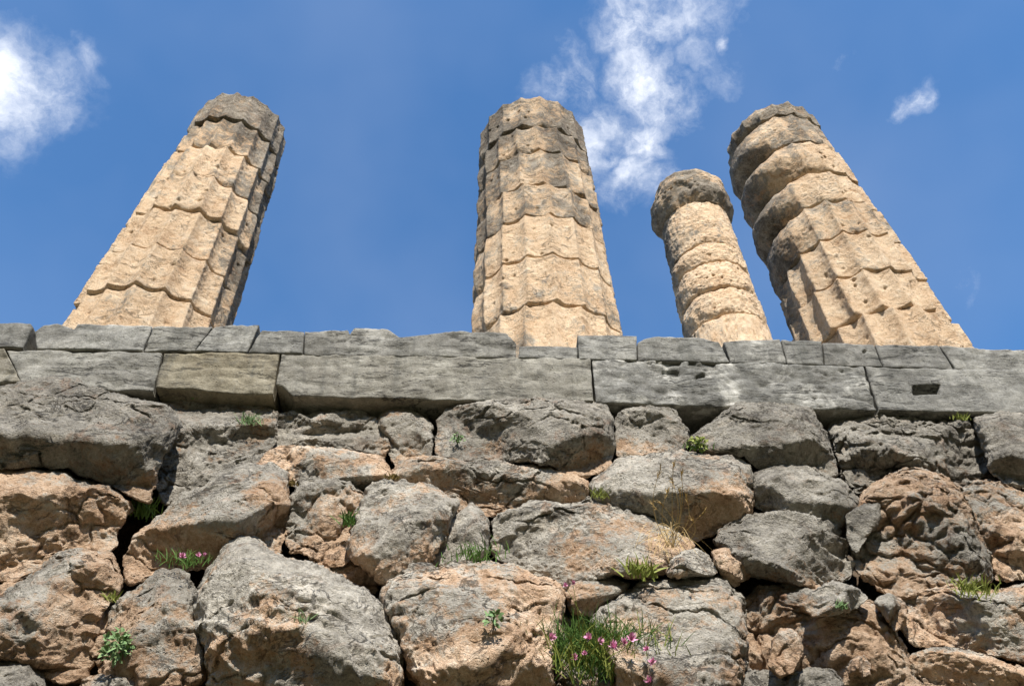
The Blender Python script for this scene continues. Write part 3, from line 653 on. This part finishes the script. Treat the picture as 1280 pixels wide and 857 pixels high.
# ------------------------------------------------------------------ columns
def drum_mesh(parent, name, base, z0, z1, Rb, zb, Rt, zt, phase, seed, flute=.085, chip=1.0, roundw=None, patf=None, loss=0.0, rough=1.0,
              shape=None, nth=432, top_ragged=0.0, label=None, off=(0, 0), rust=.15, nfl=18, lean=0.0, jfac=1.0):
    hh_ = z1 - z0; nz = int(np.clip(hh_ / .0105, 22, 90))
    th = np.linspace(0, 2 * math.pi, nth, endpoint=False); t = np.linspace(0, 1, nz)
    t = .5 - .5 * np.cos(t * math.pi) * (.55 + .45 * np.abs(np.cos(t * math.pi)))          # denser near the joints
    TH, T = np.meshgrid(th, t, indexing='ij')
    def jz(q): return fbm(np.stack([np.cos(TH) * 1.6, np.sin(TH) * 1.6, TH * 0 + q * 3.7], -1), 1.6, 3, 7) * .055
    Z = z0 + T * hh_ + jz(seed) * T * (0 if top_ragged else 1) + jz(seed + 1) * (1 - T) * jfac
    R0 = Rb + (Rt - Rb) * np.clip((Z - zb) / (zt - zb), -.2, 1.1)
    D = np.stack([np.sin(TH), np.cos(TH) * -1, np.zeros_like(TH)], -1)          # TH = 0 looks towards -Y
    Pn = np.stack([D[..., 0] * R0 + base[0], D[..., 1] * R0 + base[1], Z], -1)
    sd = seed * 5.7
    ph = ((TH + phase) / (2 * math.pi) * nfl) % 1.0
    fl = flute * 4 * ph * (1 - ph)
    if roundw is not None and roundw[2] > .15:
        dq = (TH - roundw[0] + math.pi) % (2 * math.pi) - math.pi; fl = fl * (1 - .9 * np.exp(-(dq / roundw[1]) ** 2))
    ero = sstep(-.45, .0, fbm(Pn, .9, 2, sd) + .14)
    worn = flute * .30 * np.clip(fbm(Pn, 3.5, 3, sd + 2) - .08, 0, 1) + flute * .22 * (1 - ero)
    r = R0 * (1 - np.maximum(fl * (.62 + .38 * ero), worn))
    r -= R0 * loss
    # worn, chipped joints
    e0 = T * hh_; e1 = (1 - T) * hh_
    nn = np.clip(fbm(Pn * np.array([1, 1, .25]), 5, 3, sd + 4) + .28, 0, 1.2)
    big = sstep(.12, .5, perlin(Pn * np.array([1, 1, .3]) * 2.2, sd + 5))
    for e, sgn in ((e0, 1.0), (e1, .8)):
        we = (.012 + .03 * nn + .075 * big) * chip * sgn
        r -= (.36 * we + .009) * np.clip(1 - e / we, 0, 1) ** 1.4
    r -= .028 * np.exp(-(np.minimum(e0, e1) / .010) ** 2)
    if roundw is not None:
        a0, sg, amt, pw = roundw
        dth = (TH - a0 + math.pi) % (2 * math.pi) - math.pi
        wnd = np.exp(-(dth / sg) ** 2) * (.8 + .9 * fbm(Pn, 1.8, 3, sd + 9))
        r -= R0 * amt * wnd * np.abs(2 * T - 1) ** pw
        r += R0 * .30 * amt * wnd
    if shape is not None: r = shape(TH, T, r, R0, Pn)
    r += facets(Pn + .03 * fbm(Pn, 9, 2, sd + 21)[..., None], 5, sd + 2) * .05 * rough + facets(Pn, 16, sd + 4) * .10 * rough + fbm(Pn, 2.2, 2, sd + 11) * .008 * rough + fbm(Pn, 7, 3, sd + 12, .55, 1) * .005 * rough + fbm(Pn, 24, 3, sd + 13) * .0075 * rough
    q1, q2 = worley(Pn, 6.5, sd)
    r -= sstep(.24, .04, q1) * .03 * (perlin(Pn * 1.8, sd + 14) > .12) * rough
    q1, q2 = worley(Pn, 17, sd + 3)
    r -= sstep(.3, .05, q1) * .010 * (perlin(Pn * 2.6, sd + 15) > -.05) * rough
    if top_ragged:
        zz = np.where(T > .6, (T - .6) / .4, 0); Z = Z - zz * top_ragged * np.clip(fbm(Pn * np.array([1, 1, 0]), 3.2, 3, sd + 16) + .3, 0, 1)
    ln = lean * np.clip((Z - zb) / (zt - zb), 0, 1.2)
    P = np.stack([D[..., 0] * r + base[0] + off[0] + ER[0] * ln, D[..., 1] * r + base[1] + off[1] + ER[1] * ln, Z], -1)
    cb = np.array([base[0] + off[0], base[1] + off[1]])
    # end faces
    def ring(col, f, dz=0):
        q = P[:, col].copy(); q[:, :2] = cb + (q[:, :2] - cb) * f; q[:, 2] += dz; return q[:, None]
    P2 = np.concatenate([ring(0, .02), ring(0, .6), P, ring(-1, .6, .01), ring(-1, .02, .015)], 1)
    pat = patf(TH, T, Pn) if patf else np.full(TH.shape, .2)
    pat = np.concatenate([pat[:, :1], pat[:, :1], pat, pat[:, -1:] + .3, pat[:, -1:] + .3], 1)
    quads = grid_quads(nth, nz + 4, wrap=True)
    rr = np.full(P2.shape[:2], rust)
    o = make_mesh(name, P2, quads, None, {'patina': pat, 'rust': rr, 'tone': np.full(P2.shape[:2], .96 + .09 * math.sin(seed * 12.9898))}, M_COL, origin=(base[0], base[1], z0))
    o.location = Vector((0, 0, z0 - parent.location.z)); o.parent = parent
    if label: o['label'] = label
    return o

def column(label, name, ax_px, cplane, edges_b, edges_t, joints, spec, group, seed, phase0, lean=0.0, wide=1.0):
    """ax_px: photo pixel where the axis meets the blocks; joints: (px,py) of drum joints on the axis from top to bottom."""
    az = lambda q: math.atan2(rays(*q)[0], rays(*q)[1])
    a0 = .5 * (az(edges_b[0]) + az(edges_b[1])); hb = .5 * (az(edges_b[1]) - az(edges_b[0]))
    ht = .5 * (az(edges_t[1]) - az(edges_t[0]))
    d = np.array([math.sin(a0), math.cos(a0), 0]); L = cplane / (d @ -EO); base = CAM + d * L
    Rb = math.sin(hb) * L; Rt = math.sin(ht) * L * wide
    zj = []
    for q in joints:
        rr = rays(*q); zj.append(CAM[2] + (L - .5 * (Rb + Rt)) * rr[2] / math.hypot(rr[0], rr[1]))
    zt = zj[0]; zb = zj[-1]
    root = bpy.data.objects.new(name, None); COL.objects.link(root); root.location = Vector((base[0], base[1], PLAT))
    root.empty_display_size = .3
    tag(root, label, 'column', group)
    face = -a0                                       # angle at which the column faces the camera
    zs = zj + [PLAT]
    bpy.context.view_layer.update()
    for i in range(len(zs) - 1):
        s = dict(spec(i, len(zs) - 1, face))
        nm = s.pop('name', 'drum')
        rsd = np.random.RandomState(seed * 50 + i)
        drum_mesh(root, nm, base, zs[i + 1] + .004, zs[i] - .004, Rb, zb, Rt, zt, phase0 - face + s.pop('turn', rsd.randn() * .025), seed * 20 + i,
                  off=tuple(rsd.randn(2) * (.012 if i < len(zs) - 2 else .004)), lean=lean, jfac=0.0 if i == len(zs) - 2 else 1.0, **s)
    return root
PLAT = float(on_front(np.array(684.), np.array(432.), .02)[2]) - .02
GC = 'weathered limestone columns of the ruined temple'

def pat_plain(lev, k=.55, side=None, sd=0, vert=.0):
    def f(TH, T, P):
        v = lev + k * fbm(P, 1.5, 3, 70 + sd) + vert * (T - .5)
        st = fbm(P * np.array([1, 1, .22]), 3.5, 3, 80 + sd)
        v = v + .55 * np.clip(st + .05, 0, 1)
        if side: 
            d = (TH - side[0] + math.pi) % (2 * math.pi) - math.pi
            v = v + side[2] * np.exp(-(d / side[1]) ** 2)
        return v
    return f

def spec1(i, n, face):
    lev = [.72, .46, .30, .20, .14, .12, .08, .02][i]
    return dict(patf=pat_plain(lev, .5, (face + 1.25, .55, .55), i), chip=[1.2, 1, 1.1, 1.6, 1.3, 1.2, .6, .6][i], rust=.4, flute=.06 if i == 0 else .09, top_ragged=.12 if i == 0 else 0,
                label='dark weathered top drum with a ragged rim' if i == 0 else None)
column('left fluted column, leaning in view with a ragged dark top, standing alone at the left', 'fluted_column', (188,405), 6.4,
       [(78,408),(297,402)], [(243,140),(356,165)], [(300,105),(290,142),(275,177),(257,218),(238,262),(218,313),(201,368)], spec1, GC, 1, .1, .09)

def spec2(i, n, face):
    lev = [.64, .56, .34, .36, .12, .22, .22, .2][i]
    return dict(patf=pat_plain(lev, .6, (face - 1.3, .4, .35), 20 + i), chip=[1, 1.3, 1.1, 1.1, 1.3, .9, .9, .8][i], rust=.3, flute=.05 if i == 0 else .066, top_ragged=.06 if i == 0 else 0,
                roundw=(face - 1.35, .5, .10, 2) if i > 0 else None, label='grey top drum with an even rim' if i == 0 else None)
column('middle fluted column, the broadest face on, rising straight above the sunken low block', 'fluted_column', (685,418), 6.4,
       [(590,410),(779,412)], [(601,165),(725,165)], [(663,115),(664,152),(665,184),(668,226),(672,267),(677,319),(682,379)], spec2, GC, 2, -.16, -.03, 1.05)

def spec4(i, n, face):
    lev = [.66, .44, .25, .25, .30, .10, .05, .0][i]
    rw = [.12, .36, .44, .40, .18, .05, 0, 0][i]
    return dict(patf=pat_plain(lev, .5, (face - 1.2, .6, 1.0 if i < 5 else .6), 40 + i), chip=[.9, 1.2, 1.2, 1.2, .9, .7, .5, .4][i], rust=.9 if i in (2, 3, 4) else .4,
                roundw=(face - .75 + [.1, -.1, .12, -.1, .0, 0, 0, 0][i], [.8, .85, .95, .8, .7, .6, 1, 1][i], rw, [1.8, 2.2, 1.6, 2.0, 1.8, 2, 2, 2][i]) if rw else None, flute=.095 if i > 3 else .05, top_ragged=.08 if i == 0 else 0,
                label='rounded bulging drum with its flutes worn away on the left' if i in (1, 2, 3) else None)
column('right fluted column with bulging broken drums on its left side, nearest the right edge', 'fluted_column', (1102,430), 6.4,
       [(990,425),(1213,430)], [(911,180),(1035,160)], [(972,119),(975,139),(986,177),(1003,217),(1024,252),(1044,295),(1068,343),(1090,393)], spec4, GC, 4, .05, -.17)

def spec3(i, n, face):
    if i == 0:
        def cap(TH, T, r, R0, P):
            e = np.minimum(T, 1 - T)
            out = R0 * (1.20 + .03 * np.sin(T * 3.1)) - R0 * .20 * np.clip(1 - T / .28, 0, 1) ** 1.5 - R0 * .10 * np.clip(1 - (1 - T) / .15, 0, 1) ** 2
            ch = sstep(.05, .35, perlin(P * np.array([1, 1, .5]) * 2.0, 3.3)) * .10 + fbm(P, 3, 2, 91) * .10
            return out - R0 * ch
        return dict(name='capital', shape=cap, patf=pat_plain(.58, .65, None, 60), label='dark swollen top piece wider than the shaft', rough=1.6, nth=300, top_ragged=.1, chip=.6)
    rw = [.0, .06, .12, .09, .14, .08, .04][i]
    return dict(patf=pat_plain([0, .22, .12, .05, .05, .08, .05][i], .5, (face - 1.2, .5, .5), 60 + i), flute=.012, chip=[1, 1.6, 1.8, 2.0, 1.8, 1.6, 1][i], rough=2.2,
                roundw=(face - .5, 1.2, rw, 1.9), nth=300, rust=.55, nfl=20)
column('slender eroded column with a dark swollen top, set back between the two right columns', 'slender_column', (910,424), 11.0,
       [(855,420),(965,422)], [(823,280),(908,275)], [(860,212),(871,248),(884,301),(893,325),(899,357),(906,392)], spec3, GC, 3, 0.0)

# ------------------------------------------------------------------ plants
bpy.context.view_layer.update()
_pts = np.concatenate([p[::2, ::2].reshape(-1, 3) for p in ROCKS]); _ppx, _ppy, _pd = project(_pts)
def seat(px, py):
    """nearest visible rock surface at a photo pixel, and its depth"""
    m = ((_ppx - px) ** 2 + (_ppy - py) ** 2) < 4.5 ** 2
    if not m.any(): return on_wall(np.array(float(px)), np.array(float(py)), .1)
    d = _pd[m].min() - .03
    r = rays(px, py); return CAM + r * (d / -(r @ -ZC * -1))
def strips(name, paths, widths, mat, parent=None, fold=.0, label=None):
    """ribbons along polylines: paths list of (k,3); widths list of base widths"""
    V = []; Q = []; T = []
    for p, w in zip(paths, widths):
        p = np.asarray(p); k = len(p); tdir = np.gradient(p, axis=0); tdir /= np.linalg.norm(tdir, axis=1, keepdims=True) + 1e-9
        side = np.cross(tdir, RNG.randn(3) * .5 + EO); side /= np.linalg.norm(side, axis=1, keepdims=True) + 1e-9
        if np.isscalar(w): w = w * np.sin(np.linspace(.35, 1, k) * math.pi) ** .8
        b = len(V)
        for j in range(k):
            V += [p[j] - side[j] * w[j] * .5, p[j] + side[j] * w[j] * .5]
        for j in range(k - 1): Q.append((b + 2 * j, b + 2 * j + 1, b + 2 * j + 3, b + 2 * j + 2))
    o = make_mesh(name, V, Q, None, None, mat, origin=(0, 0, 0) if parent is None else np.array(parent.location), smooth=False)
    if parent is not None: o.parent = parent; o.location = (0, 0, 0)
    if label: o['label'] = label
    return o
def tubes(name, paths, rad, mat, parent=None, sides=4):
    V = []; Q = []
    for p in paths:
        p = np.asarray(p); k = len(p); b = len(V)
        for j in range(k):
            for s in range(sides):
                a = 2 * math.pi * s / sides; V.append(p[j] + (ER * math.cos(a) + EO * math.sin(a)) * rad * (1 - .5 * j / k))
        for j in range(k - 1):
            for s in range(sides):
                s2 = (s + 1) % sides; Q.append((b + j * sides + s, b + j * sides + s2, b + (j + 1) * sides + s2, b + (j + 1) * sides + s))
    o = make_mesh(name, V, Q, None, None, mat, origin=np.array(parent.location))
    o.parent = parent; o.location = (0, 0, 0); return o
def empty(name, loc, label, cat, group=None):
    o = bpy.data.objects.new(name, None); COL.objects.link(o); o.location = Vector(np.asarray(loc).tolist()); o.empty_display_size = .05
    return tag(o, label, cat, group)
def blade_paths(c, n, spread, length, droop=.5, upw=1.0, width_spread=1.0):
    out = []
    for _ in range(n):
        a = RNG.randn() * 1.1; tilt = RNG.rand() * 1.0
        d = EU * upw * (.5 + .5 * RNG.rand()) + ER * math.sin(a) * tilt + EO * (.25 + .6 * RNG.rand()) * (.4 + tilt * .5); d /= np.linalg.norm(d)
        L = length * (.45 + .75 * RNG.rand()); s = c + ER * RNG.randn() * spread * width_spread + EU * RNG.randn() * spread * .35 + EO * RNG.rand() * spread * .4
        tt = np.linspace(0, 1, 6)[:, None]
        out.append(s + d * L * tt + (ER * RNG.randn() * .25 - EU * droop) * L * .5 * tt ** 2)
    return out
M_PX = 1 / 178.0
def tuft(px, py, label, size=14, n=60, mat=None, w=.006, name='grass_tuft', cat='grass tuft', droop=.5, spread=None, group='small plants growing in the wall joints'):
    c = seat(px, py); L = size * M_PX
    root = empty(name, c, label, cat, group)
    strips('leaves', blade_paths(c, n, (spread or size * .32) * M_PX, L * 1.2, droop), [w * (.7 + .6 * RNG.rand()) for _ in range(n)], mat or M_LEAF, root)
    return root
def leaf_plant(px, py, label, size=12, n=50, mat=None, lw=.02, name='wall_plant', cat='wall plant', fill=.6):
    c = seat(px, py) - EO * .01
    root = empty(name, c, label, cat, 'small plants growing in the wall joints')
    stems = []; paths = []; ws = []
    for _ in range(n):
        a = RNG.rand() * 2 * math.pi; rr = size * M_PX * math.sqrt(RNG.rand()) * (.4 + .6 * RNG.rand())
        q = c + (ER * math.cos(a) + EU * math.sin(a) * .85) * rr + EO * (.02 + .08 * RNG.rand() * (1 - rr / (size * M_PX)))
        d = ER * math.cos(a) + EU * (math.sin(a) * .5 + .2) + EO * .5 + RNG.randn(3) * .45; d /= np.linalg.norm(d)
        tt = np.linspace(0, 1, 5)[:, None]; L = lw * (1.0 + .8 * RNG.rand())
        paths.append(q + d * L * tt - EU * L * .3 * tt ** 2); ws.append(lw * (.55 + .4 * RNG.rand()))
        if RNG.rand() < .4: stems.append(np.stack([c - EO * .03, (c + q) / 2 + EO * .01, q]))
    strips('leaves', paths, ws, mat or M_LEAF, root); tubes('stems', stems, .0018, M_LEAF, root)
    return root
def flower(parent, p, r, d):
    """one ragged pink flower head: petals fanned out of a small cup"""
    paths = []; n = 34
    for _ in range(n):
        v = d + RNG.randn(3) * .75; v /= np.linalg.norm(v); L = r * (.7 + .5 * RNG.rand()); tt = np.linspace(0, 1, 4)[:, None]
        paths.append(p + v * L * tt + d * L * .2 * tt ** 2)
    return strips('flower_head', paths, [r * .35] * n, M_PINK, parent)

tuft(178, 645, 'dark green grass tuft in the hollow under the long dark slab', 22, 90, spread=9)
tuft(246, 497, 'small green tuft just below the yellowish lower block', 9, 50, spread=5)
tuft(312, 530, 'pale green tuft on the crumbly rock below the yellowish block', 15, 70, M_LEAF_GREY, spread=6)
tuft(434, 656, 'bright green upright tuft between the lumpy rock and the tall angular rock', 17, 40, w=.009, spread=5)
leaf_plant(572, 550, 'tiny grey green plant on the face of the oblong boulder', 9, 60, M_LEAF_GREY, .013)
leaf_plant(872, 557, 'leafy yellow green clump left of the dark peaked boulder', 15, 80, M_LEAF_YEL, .02)
tuft(872, 562, 'green grass beneath the leafy clump beside the dark peaked boulder', 12, 40, M_LEAF, spread=7)
tuft(1203, 524, 'yellowish grass tuft under the block with the square socket', 9, 50, M_LEAF_YEL, spread=6)
tuft(746, 622, 'thin yellow green weed at the left end of the egg shaped boulder', 14, 45, M_LEAF_YEL, w=.005, spread=6)
tuft(590, 697, 'wide green tuft growing along the foot of the narrow leaning slab', 13, 90, M_LEAF, spread=16)
leaf_plant(618, 775, 'single rosette of grey leaves on the square pinkish boulder', 9, 30, M_LEAF_GREY, .022)
leaf_plant(151, 808, 'round leafed bright plant on the cracked brown boulder', 19, 130, M_LEAF_GREY, .024)
tuft(800, 722, 'broad leaved pale weed on the ledge above the broad flat faced boulder', 20, 45, M_LEAF_YEL, w=.012, spread=9)
tuft(1215, 740, 'bright grass tuft on the banded boulder at the right', 14, 100, M_LEAF_YEL, spread=11)
tuft(1054, 760, 'tiny grey green sprig beside the smooth oval stone in the conglomerate', 8, 30, M_LEAF_GREY, spread=3)
tuft(138, 750, 'small yellowish weed between the brown boulders at lower left', 10, 30, M_LEAF_YEL, spread=4)
tuft(350, 765, 'thin dry weed rooted in the hollow of the rippled boulder', 12, 40, M_LEAF_YEL, w=.004, spread=10)
tuft(378, 778, 'sparse grey sprig on the rippled boulder right of its hollow', 12, 18, M_LEAF_GREY, w=.004, spread=3)
tuft(366, 606, 'brown moss cushion at the corner of the smooth pale slab', 6, 60, M_MOSS, w=.006, spread=4, name='moss_cushion', cat='moss')
tuft(492, 598, 'reddish brown moss cushion right of the smooth pale slab', 6, 60, M_MOSS, w=.006, spread=4, name='moss_cushion', cat='moss')
# dry straw
c = seat(845, 662)
root = empty('dry_grass', c, 'tall dry straw stalks with seed heads before the egg shaped boulder', 'dry grass', 'dry grasses')
stalks = []; heads = []
for (x, y) in ((826,585),(842,578),(852,590),(849,612),(834,615),(858,622),(880,640),(822,625),(840,600),(815,630),(866,650)):
    t0 = seat(835 + RNG.randn() * 8, 690) + EO * .05; t1 = CAM + rays(x, y) * np.linalg.norm(t0 + EO * .12 - CAM); tt = np.linspace(0, 1, 7)[:, None]
    p = t0 + (t1 - t0) * tt + (ER * RNG.randn() * .05) * np.sin(tt * math.pi); stalks.append(p)
    for q in range(9):
        s = p[-1] - (p[-1] - p[-2]) * RNG.rand() * .8; v = (p[-1] - p[-2]); v = v / np.linalg.norm(v) + RNG.randn(3) * .3; tq = np.linspace(0, 1, 3)[:, None]
        heads.append(s + v * .035 * tq)
tubes('stalks', stalks, .0022, M_DRY, root)
for q in range(len(stalks)): strips('seed_head', heads[q * 9:q * 9 + 9], [.006] * 9, M_DRY, root)
c = seat(832, 672)
root = empty('dry_grass', c, 'hanging tangle of dry blond grass left of the small triangular stone', 'dry grass', 'dry grasses')
pp = []
for _ in range(60):
    s = c + ER * RNG.randn() * .055 + EO * (.03 + .07 * RNG.rand()) + EU * RNG.randn() * .05; d = ER * RNG.randn() * .5 + EU * (RNG.rand() - .75) + EO * .15; tt = np.linspace(0, 1, 6)[:, None]; L = .1 + .15 * RNG.rand()
    pp.append(s + d * L * tt - EU * .12 * tt ** 2 * L / .2)
strips('stalks', pp, [.0025] * len(pp), M_DRY, root)
# flowering clump
def flower_clump(px, py, label, blades, size, heads, spread):
    c = seat(px, py) + EO * .06
    root = empty('flowering_plant', c, label, 'flowering plant', 'pink flowering plants')
    strips('leaves', blade_paths(c, blades, spread * M_PX, size * M_PX, .45), [.0045 * (.6 + .7 * RNG.rand()) for _ in range(blades)], M_LEAF, root)
    st = []
    for (x, y, r) in heads:
        dist = np.linalg.norm(c - CAM) - .10 - .08 * RNG.rand(); p = CAM + rays(x, y) * dist
        b = c + ER * RNG.randn() * spread * M_PX * .4; tt = np.linspace(0, 1, 7)[:, None]
        st.append(b + (p - b) * tt + (EO * .05 + ER * RNG.randn() * .02) * np.sin(tt * math.pi))
        d = EU * .7 + EO * .5 + ER * RNG.randn() * .3; flower(root, p, r * .8 * M_PX, d / np.linalg.norm(d))
    tubes('stems', st, .002, M_LEAF_YEL, root)
    return root, c
fr, fc = flower_clump(742, 835, 'large green clump with bright pink flowers at the bottom of the wall', 1100, 40,
             [(737,798,6.5),(749,802,5),(768,809,7),(789,799,7),(781,803,5),(808,812,4.5),(815,828,5),(718,822,5),(730,817,3.5),(812,852,6),(688,797,6),(706,732,3.5),(716,729,3.5)], 24)
strips('dry_leaves', blade_paths(fc + EO * .03 - EU * .03, 160, 32 * M_PX, .2, .5), [.006] * 160, M_LEAF_YEL, fr)
flower_clump(236, 712, 'green tuft with a dark pink flower left of the rippled boulder peak', 100, 16, [(228,696,5),(248,694,3.5),(255,693,3)], 11)

# ------------------------------------------------------------------ setting
def sheet(name, P, mat, kind='structure', attrs=None):
    o = make_mesh(name, P.reshape(-1, 3), grid_quads(P.shape[0], P.shape[1]), None, attrs, mat); tag(o, None, None, None, kind); return o
# earth core of the wall, seen only in the gaps between the boulders
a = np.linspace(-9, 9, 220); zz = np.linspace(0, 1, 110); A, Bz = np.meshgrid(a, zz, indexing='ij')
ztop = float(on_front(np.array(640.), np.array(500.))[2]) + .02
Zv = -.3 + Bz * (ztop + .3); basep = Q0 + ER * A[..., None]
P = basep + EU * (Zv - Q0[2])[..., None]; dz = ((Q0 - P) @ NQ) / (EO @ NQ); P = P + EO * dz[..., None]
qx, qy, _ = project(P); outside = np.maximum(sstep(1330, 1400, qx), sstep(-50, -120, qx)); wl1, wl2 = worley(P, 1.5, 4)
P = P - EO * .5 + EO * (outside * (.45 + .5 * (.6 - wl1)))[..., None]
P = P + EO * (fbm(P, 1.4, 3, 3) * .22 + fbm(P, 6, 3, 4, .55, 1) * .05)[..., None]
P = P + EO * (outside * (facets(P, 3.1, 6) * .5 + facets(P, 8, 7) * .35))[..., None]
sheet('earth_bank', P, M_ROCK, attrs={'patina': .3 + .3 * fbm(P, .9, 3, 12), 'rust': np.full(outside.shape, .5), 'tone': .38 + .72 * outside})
# platform behind the blocks that carries the columns
def slab(name, y0, y1, x0, x1, z0, z1, mat):
    o0 = CAM * np.array([1, 1, 0]) - EO * 0
    c = [o0 + ER * x - EO * y + EU * z for z in (z0, z1) for y in (y0, y1) for x in (x0, x1)]
    q = [(0,2,3,1),(4,5,7,6),(0,1,5,4),(2,6,7,3),(0,4,6,2),(1,3,7,5)]
    o = make_mesh(name, c, q, None, None, mat, smooth=False); tag(o, None, None, None, 'structure'); return o
slab('temple_platform', D_FRONT + .55, 26, -16, 22, 3.2, PLAT - .004, M_SLAB)
g = np.linspace(-1, 1, 140); g = np.sign(g) * np.abs(g) ** 3 * 3000; GX, GY = np.meshgrid(g, g, indexing='ij')
RR = np.hypot(GX, GY); P = np.stack([GX, GY, np.zeros_like(GX)], -1)
# unseen valley side, raised to keep low sky light off the boulder undersides: mountains on the viewer's side, gentler behind the temple
front = sstep(.5, -.5, GY / np.maximum(RR, 1))
P[..., 2] = sstep(25, 1400, RR) * (180 + 560 * front) * (1 + .35 * fbm(P * .002, 1, 4, 8)) + sstep(20, 80, RR) * 3 * fbm(P * .03, 1, 2, 9); sheet('ground', P, M_GROUND)

# ------------------------------------------------------------------ light and sky
SUN_EL, SUN_AZ = math.radians(52), 4.0      # azimuth in degrees to the right of the wall's outward direction
az = math.radians(SUN_AZ)
S = (EO * math.cos(az) + ER * math.sin(az)) * math.cos(SUN_EL) + EU * math.sin(SUN_EL)
ld = bpy.data.lights.new('sun', 'SUN'); ld.energy = 4.8; ld.angle = math.radians(.53); ld.color = (1, .95, .87)
lo = bpy.data.objects.new('sun', ld); COL.objects.link(lo)
lo.rotation_euler = Vector(S.tolist()).to_track_quat('Z', 'Y').to_euler(); lo.location = (0, -5, 20)

w = bpy.data.worlds.new('World'); scene.world = w; w.use_nodes = True
nt = w.node_tree; bg = nt.nodes['Background']; L = nt.links.new
sky = nt.nodes.new('ShaderNodeTexSky'); sky.sky_type = 'NISHITA'; sky.sun_disc = False
sky.sun_elevation = SUN_EL; sky.sun_rotation = math.atan2(S[0], S[1]); sky.altitude = 600; sky.air_density = 1.0; sky.dust_density = .3; sky.ozone_density = 4.0
SKY_STRENGTH = .103
tc = nt.nodes.new('ShaderNodeTexCoord'); dirv = tc.outputs['Generated']
def wm(op, a, b=None, c=None, clamp=False):
    x = nt.nodes.new('ShaderNodeMath'); x.operation = op; x.use_clamp = clamp
    for s, v in zip(x.inputs, (a, b, c)):
        if v is None: continue
        if isinstance(v, (int, float)): s.default_value = v
        else: L(v, s)
    return x.outputs[0]
def vm(op, a, b):
    x = nt.nodes.new('ShaderNodeVectorMath'); x.operation = op
    for s, v in zip(x.inputs, (a, b)):
        if isinstance(v, tuple): s.default_value = v
        else: L(v, s)
    return x
def wn(scale, detail, rough, dist=0.0, vec=None):
    x = nt.nodes.new('ShaderNodeTexNoise'); L(vec if vec is not None else dirv, x.inputs['Vector'])
    for k, v in (('Scale', scale), ('Detail', detail), ('Roughness', rough), ('Distortion', dist)): x.inputs[k].default_value = v
    return x
warp = wn(7, 4, .6); wv = vm('SUBTRACT', warp.outputs['Color'], (.5, .5, .5)).outputs[0]
warp2 = wn(30, 5, .6); wv2 = vm('SUBTRACT', warp2.outputs['Color'], (.5, .5, .5)).outputs[0]
dw = vm('ADD', vm('ADD', dirv, vm('MULTIPLY', wv, (.10, .10, .10)).outputs[0]).outputs[0], vm('MULTIPLY', wv2, (.035, .035, .035)).outputs[0]).outputs[0]
def blob(px, py, sx, amp):
    d = rays(px, py); x = vm('DISTANCE', dw, tuple(float(v) for v in d)).outputs['Value']
    q = wm('DIVIDE', x, sx / F); return wm('MULTIPLY', wm('EXPONENT', wm('MULTIPLY', wm('MULTIPLY', q, q), -1.0)), amp)
tot = None
for bl in ((20,105,60,.72),(62,130,38,.55),(-25,100,80,.78),(100,75,30,.45),(5,50,45,.5),
           (790,20,50,.85),(830,30,45,.7),(860,10,60,.6),(800,85,52,.85),(820,120,50,.8),(790,170,42,.85),(775,215,36,.8),(800,235,35,.6),(745,150,45,.6),(702,110,40,.56),(735,185,42,.66),(715,75,34,.5),(765,235,36,.6),(870,60,50,.5),(760,40,30,.6),(912,45,16,.62),(900,5,50,.5),
           (1146,122,22,.8),(1190,100,12,.45),(1055,75,26,.38),(1190,360,24,.36),(1235,290,20,.25)):
    v = blob(*bl); tot = v if tot is None else wm('MAXIMUM', tot, v)
fine = wn(9, 12, .66, 0.0).outputs['Fac']
big = wn(24, 8, .68, .0, dw).outputs['Fac']
den = wm('ADD', wm('MULTIPLY', wm('SUBTRACT', fine, .5), 2.3), wm('MULTIPLY', wm('SUBTRACT', big, .5), 2.0))
den = wm('ADD', tot, wm('MULTIPLY', den, wm('ADD', wm('MULTIPLY', tot, .9), .05)))
mr = nt.nodes.new('ShaderNodeMapRange'); mr.interpolation_type = 'SMOOTHSTEP'; L(den, mr.inputs['Value'])
mr.inputs['From Min'].default_value = .14; mr.inputs['From Max'].default_value = 1.3
veil = wm('MULTIPLY', wm('SUBTRACT', wn(2.2, 4, .55).outputs['Fac'], .45, None, True), .22)
fac = wm('MAXIMUM', wm('MULTIPLY', mr.outputs['Result'], .93), veil)
mx = nt.nodes.new('ShaderNodeMix'); mx.data_type = 'RGBA'; L(fac, mx.inputs[0]); tint = nt.nodes.new('ShaderNodeMix'); tint.data_type = 'RGBA'; tint.blend_type = 'MULTIPLY'; tint.inputs[0].default_value = 1; L(sky.outputs['Color'], tint.inputs[6]); tint.inputs[7].default_value = (.86, 1.25, 1.43, 1); L(tint.outputs[2], mx.inputs[6]); mx.inputs[7].default_value = (7.6, 7.8, 8.2, 1)
L(mx.outputs[2], bg.inputs['Color']); bg.inputs['Strength'].default_value = SKY_STRENGTH

# ------------------------------------------------------------------ camera and output
cd = bpy.data.cameras.new('camera'); co = bpy.data.objects.new('camera', cd); COL.objects.link(co)
cd.sensor_fit = 'HORIZONTAL'; cd.sensor_width = 36; cd.lens = 36 * F / 1280; cd.clip_start = .05; cd.clip_end = 10000
Mx = Matrix([[*R[0], CAM[0]], [*R[1], CAM[1]], [*R[2], CAM[2]], [0, 0, 0, 1]]); co.matrix_world = Mx
scene.camera = co
vs = scene.view_settings; vs.view_transform = 'Standard'; vs.look = 'None'; vs.exposure = 0.7; vs.gamma = 1; vs.use_curve_mapping = False
scene.render.resolution_x = 1024; scene.render.resolution_y = 685
scene.cycles.use_denoising = True; scene.cycles.max_bounces = 6; scene.cycles.diffuse_bounces = 4
